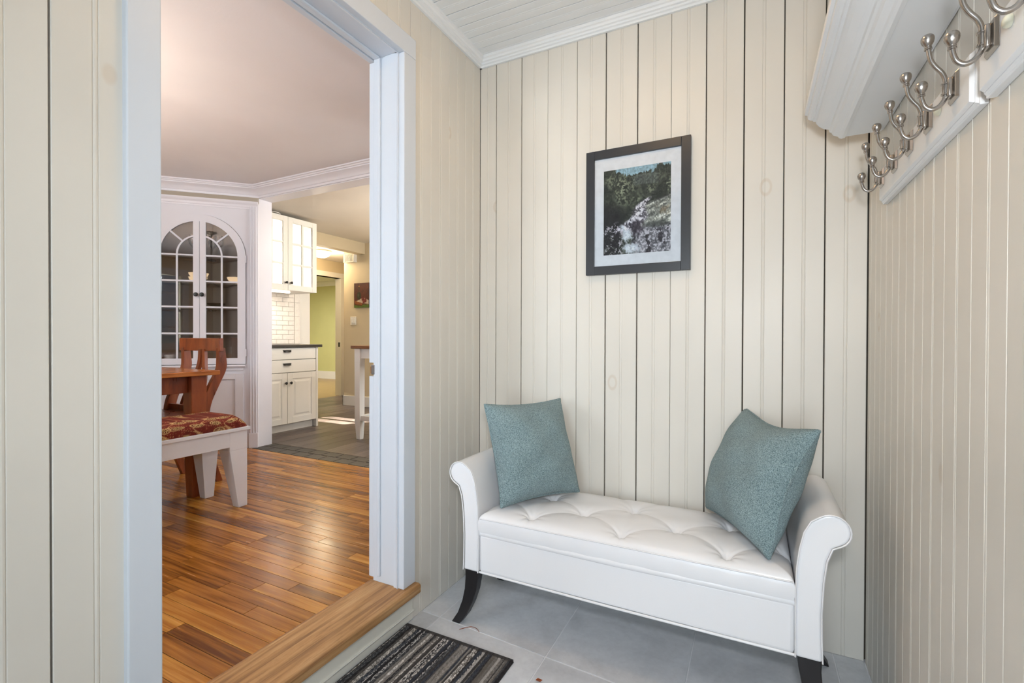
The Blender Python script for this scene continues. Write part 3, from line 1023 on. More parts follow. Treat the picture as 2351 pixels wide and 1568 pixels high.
obj('backing', MB().box(-W_ / 2, W_ / 2, -L_ / 2, L_ / 2, .0002, .0030), MT['black'], mat)

# ------------------------------------------------------------------ dining room shell
ZF, ZD = .12, 2.312                      # floor and ceiling heights beyond the threshold
P0 = Vector((-3.75, 2.58, 0))            # right end of the corner cabinet face
WX = -4.345                              # west wall of the dining room

dfl = struct('floor_dining', MB().box(-4.6, -1.2625, -1.9, 2.552, .02, ZF - .0012), MT['dark'], 'honey oak strip floor of the dining room', 'floor')
_pc = {}
def plank(parent, name, x0, x1, y0, y1, z, mat, t=.011, bev=.0006):
    key = (name, round(x1 - x0, 3), round(y1 - y0, 3))
    if key not in _pc:
        _pc[key] = MB().hexa([(0, 0, -t), (x1 - x0, 0, -t), (x1 - x0, y1 - y0, -t), (0, y1 - y0, -t)],
                             [(bev, bev, 0), (x1 - x0 - bev, bev, 0), (x1 - x0 - bev, y1 - y0 - bev, 0), (bev, y1 - y0 - bev, 0)]).mesh(name)
    o = link(name, _pc[key], mat, parent)
    o.location = (x0, y0, z)
    return o
rp = random.Random(21)
lens = [.34, .46, .58, .72, .86, 1.05]
yy = 2.550
SW = .0572
while yy > .30:
    xx = -1.3005
    first = True
    while xx > -4.33:
        L = rp.choice(lens)
        if first:
            L = rp.choice([.22, .34, .46, .58, .72])
            first = False
        a = max(xx - L, -4.34)
        plank(dfl, 'plank', a + .0004, xx - .0004, yy - SW + .0004, yy - .0004, ZF, MT['oak'])
        xx -= L
    yy -= SW
obj('floor_rest', MB().box(-4.34, -1.3, -1.85, yy, ZF - .01, ZF), MT['oak'], dfl)

# kitchen floor, slate border
kfl = struct('floor_kitchen', MB().box(-6.0, -1.26, 2.552, 8.0, .02, ZF - .0025), MT['grout_dark'], 'grey-brown plank floor of the kitchen', 'floor')
x = -3.74
for r_, (ya, yb) in enumerate(((2.554, 2.656), (2.659, 2.760))):
    x = -3.74 - (.0 if r_ else .0)
    first = .075 if r_ else .16
    while x < -1.35:
        Lb = first
        first = .155
        plank(kfl, 'slate_tile', x + .003, x + Lb - .003, ya + .001, yb - .001, ZF + .0005, MT['slate'], .01, .002)
        x += Lb
x = -4.64
i = 0
while x < -1.35:
    y_ = 2.764
    off_ = rp.uniform(.25, .9)
    while y_ < 5.75:
        yb = min(y_ + (off_ if y_ < 2.77 else 1.0), 5.8)
        plank(kfl, 'plank', x + .0006, x + .149, y_ + .0006, yb - .0006, ZF, MT['vinyl'])
        y_ = yb
    x += .15
x = -5.86
while x < -4.66:
    plank(kfl, 'plank', x + .0006, x + .149, 3.0, 5.0, ZF, MT['vinyl'])
    plank(kfl, 'plank', x + .0006, x + .149, 5.001, 7.0, ZF, MT['vinyl'])
    x += .15
struct('floor_far', MB().box(-10, -5.90, 3.2, 8.0, .02, ZF), MT['tan_floor'], 'tan wood floor of the yellow room beyond the hall', 'floor')

struct('ceiling_dining', MB().box(-4.6, -1.232, -1.9, 2.64, ZD, ZD + .06), MT['pinkwhite'], 'pale plaster ceiling of the dining room', 'ceiling')
struct('ceiling_kitchen', MB().box(-4.76, -1.15, 2.66, 4.90, ZD, ZD + .06), MT['kceil'], 'warm white plaster ceiling of the kitchen', 'ceiling')
# dining walls
struct('wall_west', MB().box(WX - .1, WX, -1.9, 2.74, .1, ZD + .05), MT['beige'], 'beige dining room wall left of the corner cabinet', 'wall')
sw_ = MB()
W0, W1, WZ0, WZ1 = -3.35, -1.95, .95, 2.02
sw_.box(WX - .1, W0, -1.9, -1.8, .1, ZD + .05).box(W1, -1.2, -1.9, -1.8, .1, ZD + .05)
sw_.box(W0, W1, -1.9, -1.8, .1, WZ0).box(W0, W1, -1.9, -1.8, WZ1, ZD + .05)
struct('wall_south', sw_, MT['beige'], 'beige dining room wall with the garden windows, out of view', 'wall')
win = thing('window_1', 'white double window mirrored in the cabinet glass', 'window', ((W0 + W1) / 2, -1.8, WZ0), kind='structure')
hwn = (W1 - W0) / 2
for (x0, x1, z0, z1) in ((-hwn - .09, -hwn, -.1, WZ1 - WZ0 + .1), (hwn, hwn + .09, -.1, WZ1 - WZ0 + .1), (-hwn, hwn, WZ1 - WZ0, WZ1 - WZ0 + .1), (-hwn, hwn, -.1, 0), (-.05, .05, 0, WZ1 - WZ0)):
    obj('window_casing', MB().box(x0, x1, -.02, .02, z0, z1), MT['trim'], win)
for sx in (-1, 1):
    cx_ = sx * (hwn + .05) / 2
    obj('meeting_rail', MB().box(cx_ - (hwn - .05) / 2, cx_ + (hwn - .05) / 2, -.06, -.03, .50, .54), MT['trim'], win)
    for zz in (.0, .54):
        sash = obj('muntin', MB().box(cx_ - .01, cx_ + .01, -.055, -.035, zz, zz + .5).box(cx_ - .3, cx_ + .3, -.055, -.035, zz + .24, zz + .26), MT['trim'], win)
        obj('pane', MB().box(cx_ - .32, cx_ + .32, -.047, -.043, zz + .01, zz + .5), MT['glass'], sash)

# opening between dining room and kitchen: wall end, header
struct('wall_opening', MB().box(WX - .1, -3.742, 2.62, 2.74, .1, ZD + .05).box(-1.65, -1.23, 2.62, 2.74, .1, ZD + .05).box(-3.742, -1.65, 2.62, 2.74, 2.216, ZD + .05),
       MT['cabwhite'], 'white wall end and header between dining room and kitchen', 'wall')
struct('trim_7', MB().box(-3.745, -3.728, 2.606, 2.735, ZF, 2.216), MT['cabwhite'], 'flat white board facing the wall end beside the corner cabinet', 'trim', .002)
# wall above the corner cabinet (45 degrees)
dg, ng = Vector((-1, -1, 0)).normalized(), Vector((1, -1, 0)).normalized()
def T(s, o, z):
    return P0 + dg * s + ng * o + Vector((0, 0, z))
struct('wall_diagonal', MB().hexa([T(.84, -.004, 2.17), T(-.04, -.004, 2.17), T(-.04, -.05, 2.17), T(.84, -.05, 2.17)],
                                  [T(.84, -.004, 2.33), T(-.04, -.004, 2.33), T(-.04, -.05, 2.33), T(.84, -.05, 2.33)]), MT['taupe'], 'narrow wall strip above the corner cabinet, shadow put into its taupe', 'wall')

# crown moulding swept round the room with mitres
def sweep(path, prof):
    n = len(path)
    mb = MB()
    offs = []
    for i in range(n):
        d1 = (Vector(path[i]) - Vector(path[i - 1])).normalized() if i > 0 else None
        d2 = (Vector(path[i + 1]) - Vector(path[i])).normalized() if i < n - 1 else None
        if d1 is None: d1 = d2
        if d2 is None: d2 = d1
        n1, n2 = Vector((-d1.y, d1.x)), Vector((-d2.y, d2.x))
        m = (n1 + n2).normalized()
        offs.append(m / max(.3, m.dot(n1)))
    k = len(prof)
    vs = []
    for p, m in zip(path, offs):
        for o_, z in prof:
            vs.append((p[0] + m.x * o_, p[1] + m.y * o_, z))
    fs = [(i * k + j, i * k + (j + 1) % k, (i + 1) * k + (j + 1) % k, (i + 1) * k + j) for i in range(n - 1) for j in range(k)]
    fs += [tuple(range(k)), tuple((n - 1) * k + j for j in range(k))]
    return mb.add(vs, fs)
cpro = [(0, 2.222), (.010, 2.222), (.013, 2.228), (.013, 2.238), (.020, 2.241), (.026, 2.252), (.040, 2.268), (.056, 2.278), (.066, 2.283), (.067, 2.290), (.076, 2.292), (.080, 2.300), (.090, 2.302), (.090, 2.3121), (0, 2.3121)]
struct('trim_8', sweep([(-1.24, 2.6195), (-3.7265, 2.6195), (WX + .0005, 2.0), (WX + .0005, -1.8)], cpro), MT['cabwhite'],
       'white crown moulding round the dining room ceiling', 'trim', 0, 30)

# ------------------------------------------------------------------ corner cabinet
cc = thing('corner_cabinet', 'built-in white corner cabinet with arched glass doors', 'cabinet')
Mx = Matrix.Identity(4)
for i in range(3):
    Mx[i][0], Mx[i][1], Mx[i][2], Mx[i][3] = dg[i], ng[i], (0, 0, 1)[i], P0[i]
cc.matrix_world = Mx
CXS, SPR = .39, 1.716
def arch_pts(R, zb, a0=180, a1=0, n=32):
    pts = [(CXS - R, zb), (CXS - R, SPR)] if a0 == 180 else []
    pts += [(CXS + R * math.cos(math.radians(a0 + (a1 - a0) * i / n)), SPR + R * math.sin(math.radians(a0 + (a1 - a0) * i / n))) for i in range(n + 1)]
    if a1 == 0: pts += [(CXS + R, SPR), (CXS + R, zb)]
    return pts
Rf = .335
inner = arch_pts(Rf, .822)
outer = []
S0, S1, ZT = .000, .780, 2.130
for px_, pz_ in inner:
    if pz_ <= SPR + 1e-6:
        outer.append((S0 if px_ < CXS else S1, pz_))
    else:
        dx, dz = px_ - CXS, pz_ - SPR
        t = min((ZT - SPR) / dz if dz > 1e-6 else 9e9, (CXS - S0) / abs(dx) if abs(dx) > 1e-6 else 9e9)
        outer.append((CXS + dx * t, SPR + dz * t))
obj('face_frame', MB().strip(outer, inner, -.02, 0), MT['cabwhite'], cc)
# corner fill beyond the fan
obj('face_head', MB().box(S0, S1, -.02, -.0005, 2.06, ZT), MT['cabwhite'], cc)
obj('lower_panel', MB().box(S0, S1, -.02, -.001, ZF, .822), MT['cabwhite'], cc)
# side pilasters with moulded edge, head moulding, base block
for sg in (1, -1):
    fx = lambda s_: s_ if sg == 1 else .78 - s_
    def sbox(a, b, o0, o1, z0, z1):
        a, b = sorted((fx(a), fx(b)))
        return MB().box(a, b, o0, o1, z0, z1)
    obj('pilaster', sbox(-.036, .028, -.02, .014, .24, 2.178), MT['cabwhite'], cc, .002)
    for q in (-.026, -.006, .014):
        obj('reed', MB().prism([(fx(q), .0135), (fx(q + .002), .0185), (fx(q + .006), .0205), (fx(q + .010), .0185), (fx(q + .012), .0135)], .24, 2.14, 'z'), MT['cabwhite'], cc)
    obj('base_block', sbox(-.036, .034, -.02, .022, ZF, .245), MT['cabwhite'], cc, .003)
obj('head_moulding', MB().prism([(.0, 2.118), (.008, 2.118), (.010, 2.130), (.014, 2.134), (.016, 2.150), (.022, 2.156), (.030, 2.162), (.034, 2.170), (.034, 2.180), (.0, 2.180)], -.036, .816, 'x'), MT['cabwhite'], cc)
obj('ledge', MB().prism([(0, .792), (.010, .793), (.014, .800), (.024, .802), (.028, .808), (.028, .814), (.024, .820), (.0, .822)], .060, .72, 'x'), MT['cabwhite'], cc)
obj('ledge_apron', MB().box(.075, .705, 0, .006, .770, .792), MT['cabwhite'], cc, .002)
# lower doors with recessed panel
for sg in (1, -1):
    fx = lambda s_: s_ if sg == 1 else .78 - s_
    d = MB()
    def fb(a, b, o0, o1, z0, z1):
        a, b = sorted((fx(a), fx(b)))
        d.box(a, b, o0, o1, z0, z1)
    fb(.075, .135, 0, .016, .25, .745); fb(.328, .388, 0, .016, .25, .745)
    fb(.135, .328, 0, .016, .25, .32); fb(.135, .328, 0, .016, .700, .745)
    dd = obj('lower_door', d, MT['cabwhite'], cc, .0015)
    a, b = sorted((fx(.135), fx(.328)))
    obj('door_panel', MB().box(a, b, 0, .005, .32, .70), MT['cabwhite'], dd)
# glazed arched leaves
def leaf(sg):
    fx = lambda s_: s_ if sg == 1 else .78 - s_
    mir = lambda pts: [(fx(p[0]), p[1]) for p in pts]
    o1, i1 = arch_pts(.332, .826, 180, 90, 18), arch_pts(.273, .826, 180, 90, 18)
    root = obj('glazed_door', MB().strip(mir(o1), mir(i1), -.004, .014), MT['cabwhite'], cc)
    def sb(a, b, o0, o1_, z0, z1, nm, par=root, m=MT['cabwhite'], bv=0):
        a, b = sorted((fx(a), fx(b)))
        return obj(nm, MB().box(a, b, o0, o1_, z0, z1), m, par, bv)
    sb(.345, .3885, -.004, .0145, .826, 2.035, 'meeting_stile')
    sb(.10, .35, -.004, .0142, .826, .876, 'bottom_rail')
    Rm = .158
    mu = .0065
    # muntins
    sb(CXS - Rm - mu, CXS - Rm + mu, 0, .012, .87, SPR, 'muntin')
    for zz in (1.078, 1.294, 1.504, SPR - .003):
        sb(.112, .348, .0, .0115, zz - mu, zz + mu, 'muntin')
    po, pi_ = arch_pts(Rm + mu, SPR, 180, 104, 12)[2:], arch_pts(Rm - mu, SPR, 180, 104, 12)[2:]
    obj('arched_muntin', MB().strip(mir(po), mir(pi_), 0, .0118), MT['cabwhite'], root)
    an = math.radians(138)
    c_, s_ = math.cos(an), math.sin(an)
    q = [(CXS + c_ * r - s_ * k * mu, SPR + s_ * r + c_ * k * mu) for r, k in ((Rm, -1), (.276, -1), (.276, 1), (Rm, 1))]
    obj('radial_muntin', MB().prism(mir(q), 0, .0112, 'y'), MT['cabwhite'], root)
    # panes
    zz = [.876, 1.078, 1.294, 1.504, SPR - .003]
    for k in range(4):
        sb(.116, CXS - Rm, .003, .006, zz[k], zz[k + 1], 'pane', root, MT['glass'])
        sb(CXS - Rm, .346, .003, .006, zz[k], zz[k + 1], 'pane', root, MT['glass'])
    full = lambda r, a0, a1, n=8: [(CXS + r * math.cos(math.radians(a0 + (a1 - a0) * i / n)), SPR + r * math.sin(math.radians(a0 + (a1 - a0) * i / n))) for i in range(n + 1)]
    for poly in (full(Rm, 180, 105) + [(CXS - .042, SPR)], full(.274, 180, 138) + full(Rm, 138, 180), full(.274, 138, 98) + full(Rm, 104, 138)):
        obj('pane', MB().prism(mir(poly), .003, .006, 'y'), MT['glass'], root)
    kb = obj('knob', MB().lathe([(.006, 0), (.007, .010), (.015, .016), (.017, .022), (.013, .028), (.003, .030)], 16, (fx(.369), .014, 1.394), (0, 1, 0)), MT['black'], root, smooth=40)
    kb['label'] = 'black oval knob'
    for hz_ in (1.70, .92):
        sb(.052, .058, .0, .017, hz_ - .03, hz_ + .03, 'hinge')
leaf(1)
leaf(-1)
# interior: two angled backs, shelves
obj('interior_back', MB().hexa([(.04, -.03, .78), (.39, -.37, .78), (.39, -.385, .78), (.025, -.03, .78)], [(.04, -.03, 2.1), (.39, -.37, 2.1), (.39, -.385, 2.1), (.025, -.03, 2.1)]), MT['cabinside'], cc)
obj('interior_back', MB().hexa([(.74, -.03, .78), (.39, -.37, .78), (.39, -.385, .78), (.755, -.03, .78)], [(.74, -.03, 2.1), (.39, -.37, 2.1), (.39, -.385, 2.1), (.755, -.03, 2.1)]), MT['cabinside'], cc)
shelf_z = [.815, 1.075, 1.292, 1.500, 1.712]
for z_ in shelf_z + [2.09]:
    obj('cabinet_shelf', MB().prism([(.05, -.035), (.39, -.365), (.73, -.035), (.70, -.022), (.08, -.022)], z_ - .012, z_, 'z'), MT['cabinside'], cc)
for z_ in (1.698, 1.278):
    pk = obj('puck_light', MB().lathe([(.032, 0), (.034, -.006), (.028, -.014), (.006, -.016)], 18, (.33, -.10, z_), (0, 0, 1)), MT['puck'], cc, smooth=40)
    pk['label'] = 'small round puck light under a shelf'

# glassware inside, each a thing of its own
def stem_glass(scale=1.0):
    pr = [(.032, 0), (.032, .002), (.006, .006), (.0035, .012), (.0035, .075), (.010, .085), (.030, .108), (.036, .135), (.033, .165), (.029, .185), (.027, .185), (.031, .165), (.034, .135), (.028, .110), (.004, .089)]
    return [(r * scale, h * scale) for r, h in pr]
for s_, o_, lab in ((.275, -.09, 'stemmed wine glass on the top cabinet shelf behind the right glass door'),
                    (.330, -.13, 'stemmed wine glass on the top shelf near the right door meeting stile'),
                    (.465, -.10, 'stemmed wine glass on the top shelf behind the left glass door')):
    p_ = T(s_, o_, 1.7122)
    g = link('wine_glass', MB().lathe(stem_glass(), 20).mesh('wine_glass', 40), MT['stemware'])
    g.location = p_
    tag(g, lab, 'wine glass', 'wine glasses in the corner cabinet')
bw = link('dish', MB().lathe([(.02, 0), (.024, .004), (.04, .012), (.064, .030), (.070, .040), (.066, .040), (.055, .026), (.03, .012), (.004, .010)], 24).mesh('dish', 40), MT['black'])
bw.location = T(.30, -.10, 1.2922)
tag(bw, 'low black dish on the middle shelf of the corner cabinet', 'dish')
mg = link('candle_jar', MB().lathe([(.035, 0), (.037, .004), (.037, .09), (.033, .09), (.032, .01), (.004, .008)], 20).mesh('candle_jar', 40), MT['plastic'])
mg.location = T(.62, -.06, .8152)
tag(mg, 'pale jar on the lowest glazed shelf behind the left door', 'jar')

# ------------------------------------------------------------------ dining furniture
table = thing('dining_table', 'honey brown wooden dining table with square legs', 'table', (-3.27, .75, ZF))
TX0, TX1, TY1, TZ = -.45, .45, .98, .733
TY0 = -.98
obj('tabletop', MB().box(TX0, TX1, TY0, TY1, TZ - .026, TZ), MT['tabletop'], table, .004)
for sx in (-1, 1):
    obj('apron', MB().box(sx * .36 - .012, sx * .36 + .012, TY0 + .16, TY1 - .14, TZ - .125, TZ - .026), MT['cherry'], table, .002)
    for sy in (-1, 1):
        obj('leg', MB().bar([(sx * .362, sy * (TY1 - .095), 0), (sx * .362, sy * (TY1 - .095), .2), (sx * .362, sy * (TY1 - .095), TZ - .026)], [.065, .078, .088], [.065, .078, .088]), MT['cherry'], table, .004)
for sy in (-1, 1):
    obj('apron', MB().box(-.32, .32, sy * (TY1 - .08) - .012, sy * (TY1 - .08) + .012, TZ - .125, TZ - .026), MT['cherry'], table, .002)

# cross-back chair at the table end
chair = thing('dining_chair', 'red-brown wooden dining chair with curved split back at the table end', 'chair', (-3.268, 1.875, ZF))
def crv(pts, n=5):
    out = []
    P_ = [Vector(p) for p in pts]
    for i in range(len(P_) - 1):
        p0, p1, p2, p3 = P_[max(i - 1, 0)], P_[i], P_[i + 1], P_[min(i + 2, len(P_) - 1)]
        for k in range(n):
            t = k / n
            out.append(.5 * (2 * p1 + (p2 - p0) * t + (2 * p0 - 5 * p1 + 4 * p2 - p3) * t * t + (3 * p1 - p0 - 3 * p2 + p3) * t ** 3))
    out.append(P_[-1])
    return [tuple(p) for p in out]
for sx in (-1, 1):
    pth = crv([(sx * .187, .0, 0), (sx * .187, -.060, .18), (sx * .188, -.095, .36), (sx * .190, -.085, .50), (sx * .192, -.035, .62), (sx * .194, .012, .72), (sx * .195, .016, .79), (sx * .195, .010, .86)])
    obj('back_post', MB().bar(pth, .032, [.042 + .020 * math.sin(math.pi * i / (len(pth) - 1)) for i in range(len(pth))]), MT['cherry'], chair, .003)
    obj('front_leg', MB().bar([(sx * .195, -.46, 0), (sx * .195, -.455, .43)], [.03, .042], [.03, .042]), MT['cherry'], chair, .003)
    obj('splat', MB().bar(crv([(sx * .095, -.075, .44), (sx * .085, -.050, .54), (sx * .055, -.008, .66), (sx * .026, .010, .76), (sx * .018, .012, .85)]), .032, .022), MT['cherry'], chair, .002)
    obj('side_rail', MB().box(sx * .2 - .011, sx * .2 + .011, -.45, -.08, .37, .43), MT['cherry'], chair, .002)
obj('top_rail', MB().prism([(-.225 + .45 * i / 12, .012 + .022 * math.sin(math.pi * i / 12)) for i in range(13)] + [(.225 - .45 * i / 12, -.014 + .022 * math.sin(math.pi * (1 - i / 12))) for i in range(13)], .838, .922, 'z'), MT['cherry'], chair, .003, 30)
obj('cross_rail', MB().box(-.185, .185, -.105, -.083, .455, .490), MT['cherry'], chair, .002)
obj('seat', MB().box(-.22, .22, -.48, -.07, .425, .452), MT['cherry'], chair, .008)
obj('stretcher', MB().box(-.185, .185, -.085, -.065, .19, .22), MT['cherry'], chair, .002)

# white bench with paisley cushion
dbn = thing('dining_bench', 'white painted wooden bench with tapered legs at the dining table', 'bench', (-2.675, .99, ZF))
BX, BYY, BH = .178, .690, .437
obj('top_board', MB().box(-BX - .010, BX + .010, -BYY - .012, BYY + .012, BH - .018, BH), MT['benchwhite'], dbn, .002)
for sx in (-1, 1):
    obj('apron', MB().box(sx * (BX - .012) - .011, sx * (BX - .012) + .011, -BYY + .02, BYY - .02, BH - .100, BH - .018), MT['benchwhite'], dbn, .001)
    for sy in (-1, 1):
        ox, oy = sx * BX, sy * BYY
        b0, t0 = .050, .098
        def q4(wd, z):
            xs = sorted((ox, ox - sx * wd)); ys = sorted((oy, oy - sy * wd))
            return [(xs[0], ys[0], z), (xs[1], ys[0], z), (xs[1], ys[1], z), (xs[0], ys[1], z)]
        mb = MB().hexa(q4(b0, 0), q4(t0, BH - .12))
        mb.hexa(q4(t0, BH - .12), q4(t0, BH - .018))
        obj('leg', mb, MT['benchwhite'], dbn, .002)
for sy in (-1, 1):
    obj('apron', MB().box(-BX + .02, BX - .02, sy * (BYY - .012) - .011, sy * (BYY - .012) + .011, BH - .100, BH - .018), MT['benchwhite'], dbn, .001)

def paisley(u, v):
    """u along the bench 0..4 (x cushion width), v across"""
    img = np.zeros(u.shape + (3,)) + np.array((112, 44, 34.))
    n = fbm(u + 3, v + 5, 14, 41)
    img = img * (.75 + .5 * n)[..., None]
    r = np.random.RandomState(8)
    for gy_ in np.arange(-.1, 2.2, .42):
        for gx_ in np.arange(-.2, 6.6, .36):
            cx_, cy_ = gx_ + r.uniform(-.05, .05) + (.20 if int(round(gy_ * 10)) % 2 else 0), gy_ + r.uniform(-.04, .04)
            a = r.uniform(0, 6.28)
            dx, dy = u - cx_, v - cy_
            ca, sa = math.cos(a), math.sin(a)
            p, q = dx * ca + dy * sa, -dx * sa + dy * ca
            q = q + .9 * (p - .02) ** 2 * np.sign(math.sin(a * 3) + .01)
            wdt = .095 * np.clip((.20 - p) / .30, 0.02, 1) ** .8
            d = np.hypot(np.clip(np.abs(p) - .0, 0, None) * .62, q) / (wdt + .03)
            img = blend(img, sm(1.12, 1.0, d), (196, 164, 110))
            img = blend(img, sm(.92, .84, d), (92, 30, 24))
            img = blend(img, sm(.78, .70, d) * (np.sin(np.arctan2(q, p) * 16) > -.1), (206, 178, 124))
            img = blend(img, sm(.52, .44, d), (150, 128, 78))
            img = blend(img, sm(.32, .25, d), (84, 24, 20))
            img = blend(img, sm(.14, .08, d), (210, 180, 130))
    ln = np.abs(np.sin(u * 9 + 3 * np.sin(v * 5)) - np.sin(v * 8 + 1.3))
    img = blend(img, sm(.10, .03, ln) * .8, (206, 172, 118))
    dots = (np.hypot((u * 17) % 1 - .5, (v * 17) % 1 - .5) < .2) * sm(.5, .62, n)
    img = blend(img, dots * .7, (190, 152, 104))
    return np.clip(img, 10, 235)
def cush_place(u, v):
    # v 0..1 goes over the section from the room side, over the top, to the table side
    half, ht = .182, .066
    t = v
    ang = math.pi * t
    x = math.copysign(abs(math.cos(ang)) ** .35, math.cos(ang)) * half
    z = abs(math.sin(ang)) ** .55 * ht
    y = (u - .5) * 2 * BYY
    e = min(u, 1 - u) * 2 * BYY
    k = min(1, e / .05) ** .45
    z = z * k * (1 - .02 * math.sin(u * 23))
    return (x * (.96 + .04 * k), y, max(z, .0005))
bc = thing('bench_cushion', 'burgundy and gold paisley cushion on the white dining bench', 'cushion', (-2.675, .99, ZF + BH + .0005))
painted_grid('cushion_cover', 560, 90, cush_place, lambda u, v: paisley(u * 6.2, v * 2.0), MT['paisley'], bc)
obj('underside', MB().box(-.17, .17, -BYY + .01, BYY - .01, 0, .004), MT['black'], bc)

# chandelier over the table (mirrored in the cabinet glass)
chn = thing('chandelier', 'bronze chandelier with amber glass bowls above the dining table', 'chandelier', (-2.86, .50, ZD))
obj('canopy', MB().lathe([(.06, 0), (.06, -.012), (.03, -.03), (.008, -.034)], 18), MT['black'], chn, smooth=40)
obj('stem', MB().tube([(0, 0, -.03), (0, 0, -.62)], .008, 8), MT['black'], chn)
for k in range(3):
    a = k * 2.094 + .5
    c_, s_ = math.cos(a), math.sin(a)
    ar = obj('arm', MB().tube(crv([(0, 0, -.60), (.10 * c_, .10 * s_, -.66), (.20 * c_, .20 * s_, -.64), (.26 * c_, .26 * s_, -.59)]), .007, 8), MT['black'], chn, smooth=60)
    obj('glass_bowl', MB().lathe([(.02, -.60), (.05, -.59), (.085, -.565), (.10, -.53), (.095, -.53), (.08, -.56), (.045, -.582), (.01, -.588)], 22, (.26 * c_, .26 * s_, 0)), MT['lampglass'], chn, smooth=50)

for k in range(3):
    a = k * 2.094 + .5
    light('chandelier_bulb', 'POINT', (-2.86 + .26 * math.cos(a), .50 + .26 * math.sin(a), ZD - .545), 19.0, (1.0, .90, .80), shadow_soft_size=.022)
# shrub outside the dining window
sh = MB()
rs3 = np.random.RandomState(4)
for k in range(900):
    p = rs3.normal(size=3)
    p /= np.linalg.norm(p)
    r = (.75 + .25 * rs3.rand())
    c0_ = Vector((p[0] * 1.5 * r, p[1] * .7 * r, abs(p[2]) * 1.9 * r))
    a, b = Vector(rs3.normal(size=3)).normalized() * .10, Vector(rs3.normal(size=3)).normalized() * .07
    sh.add([c0_ - a, c0_ + b, c0_ + a, c0_ - b], [(0, 1, 2, 3)])
tr = thing('garden_shrub', 'leafy green shrub outside the dining room window', 'shrub', (-2.5, -4.6, 0))
obj('foliage', sh, MT['leaf'], tr)
obj('stem', MB().tube([(0, 0, 0), (.05, 0, .6), (0, .05, 1.2)], [.05, .04, .02], 8), MT['cherry'], tr)

# ------------------------------------------------------------------ kitchen
KX = -4.65
struct('wall_kitchen', MB().box(KX - .1, KX, 2.74, 3.905, .1, ZD + .05), MT['kitwhite'], 'kitchen wall behind the white cabinets', 'wall')
struct('trim_9', MB().box(KX - .12, KX, 3.905, 4.79, 2.166, ZD + .05), MT['beige'], 'beige ceiling beam over the hall opening', 'beam')
struct('ceiling_hall', MB().box(-5.95, KX - .1, 2.9, 7.8, 2.24, 2.30), MT['kceil'], 'cream hall ceiling with the dome lamp', 'ceiling')
nw = MB()
NX0, NX1, NZ0, NZ1 = -3.95, -3.20, 1.22, 1.80
nw.box(-5.03, NX0, 4.79, 4.90, .1, ZD + .05).box(NX1, -1.2, 4.79, 4.90, .1, ZD + .05)
nw.box(NX0, NX1, 4.79, 4.90, .1, NZ0).box(NX0, NX1, 4.79, 4.90, NZ1, ZD + .05).box(-5.03, -4.93, 4.90, 7.8, .1, 2.3)
struct('wall_north', nw, MT['beige'], 'tan kitchen wall carrying the still life painting', 'wall')
struct('window_2', MB().box(NX0, NX1, 4.83, 4.86, NZ0 + .26, NZ0 + .30), MT['trim'], 'window bar in the kitchen north wall', 'window')
light('kitchen_fill', 'AREA', (-1.02, 3.75, 1.55), 40.0, (.86, .93, 1.0), target=(-4.0, 3.5, 1.0), shape='RECTANGLE', size=1.0, size_y=1.0)  # added fill light, brightens the cabinet fronts from an unseen side
struct('wall_east', MB().box(-1.25, -1.15, 2.62, 3.2, .1, ZD + .05).box(-1.25, -1.15, 4.3, 4.90, .1, ZD + .05).box(-1.25, -1.15, 3.2, 4.3, .1, 1.0).box(-1.25, -1.15, 3.2, 4.3, 2.1, ZD + .05), MT['beige'], 'beige kitchen wall behind the mudroom, out of view', 'wall')
struct('baseboard_north', MB().box(-5.045, -2.9, 4.775, 4.79, ZF, ZF + .135).box(-5.045, -5.03, 4.775, 7.5, ZF, ZF + .135), MT['kitwhite'], 'white baseboard below the still life painting', 'baseboard', .003)
struct('added_window', MB().box(-1.22, -1.18, 3.2, 4.3, 1.53, 1.57).box(-1.22, -1.18, 3.73, 3.77, 1.0, 2.1), MT['trim'], 'bars of an added window for the kitchen fill light, out of view', 'window')  # made-up window; its opening in the east wall admits the fill light
# hall far wall with door opening
hx = -5.87
struct('wall_hall', MB().box(hx - .1, hx, 2.9, 4.70, .1, 2.3).box(hx - .1, hx, 5.515, 7.8, .1, 2.3).box(hx - .1, hx, 4.70, 5.515, 1.99, 2.3),
       MT['beige'], 'tan hall wall around the open doorway to the yellow room', 'wall')
hd = thing('trim_10', 'white casing of the hall doorway', 'door frame', kind='structure')
obj('casing', MB().box(hx - .11, hx + .016, 5.512, 5.585, ZF, 2.065), MT['kitwhite'], hd, .002)
obj('casing', MB().box(hx - .11, hx + .016, 4.63, 4.70, ZF, 2.065), MT['kitwhite'], hd, .002)
obj('head_casing', MB().box(hx - .11, hx + .018, 4.63, 5.585, 1.990, 2.066), MT['kitwhite'], hd, .002)
obj('strike_plate', MB().box(hx - .04, hx - .01, 5.508, 5.513, .90, .97), MT['black'], hd)
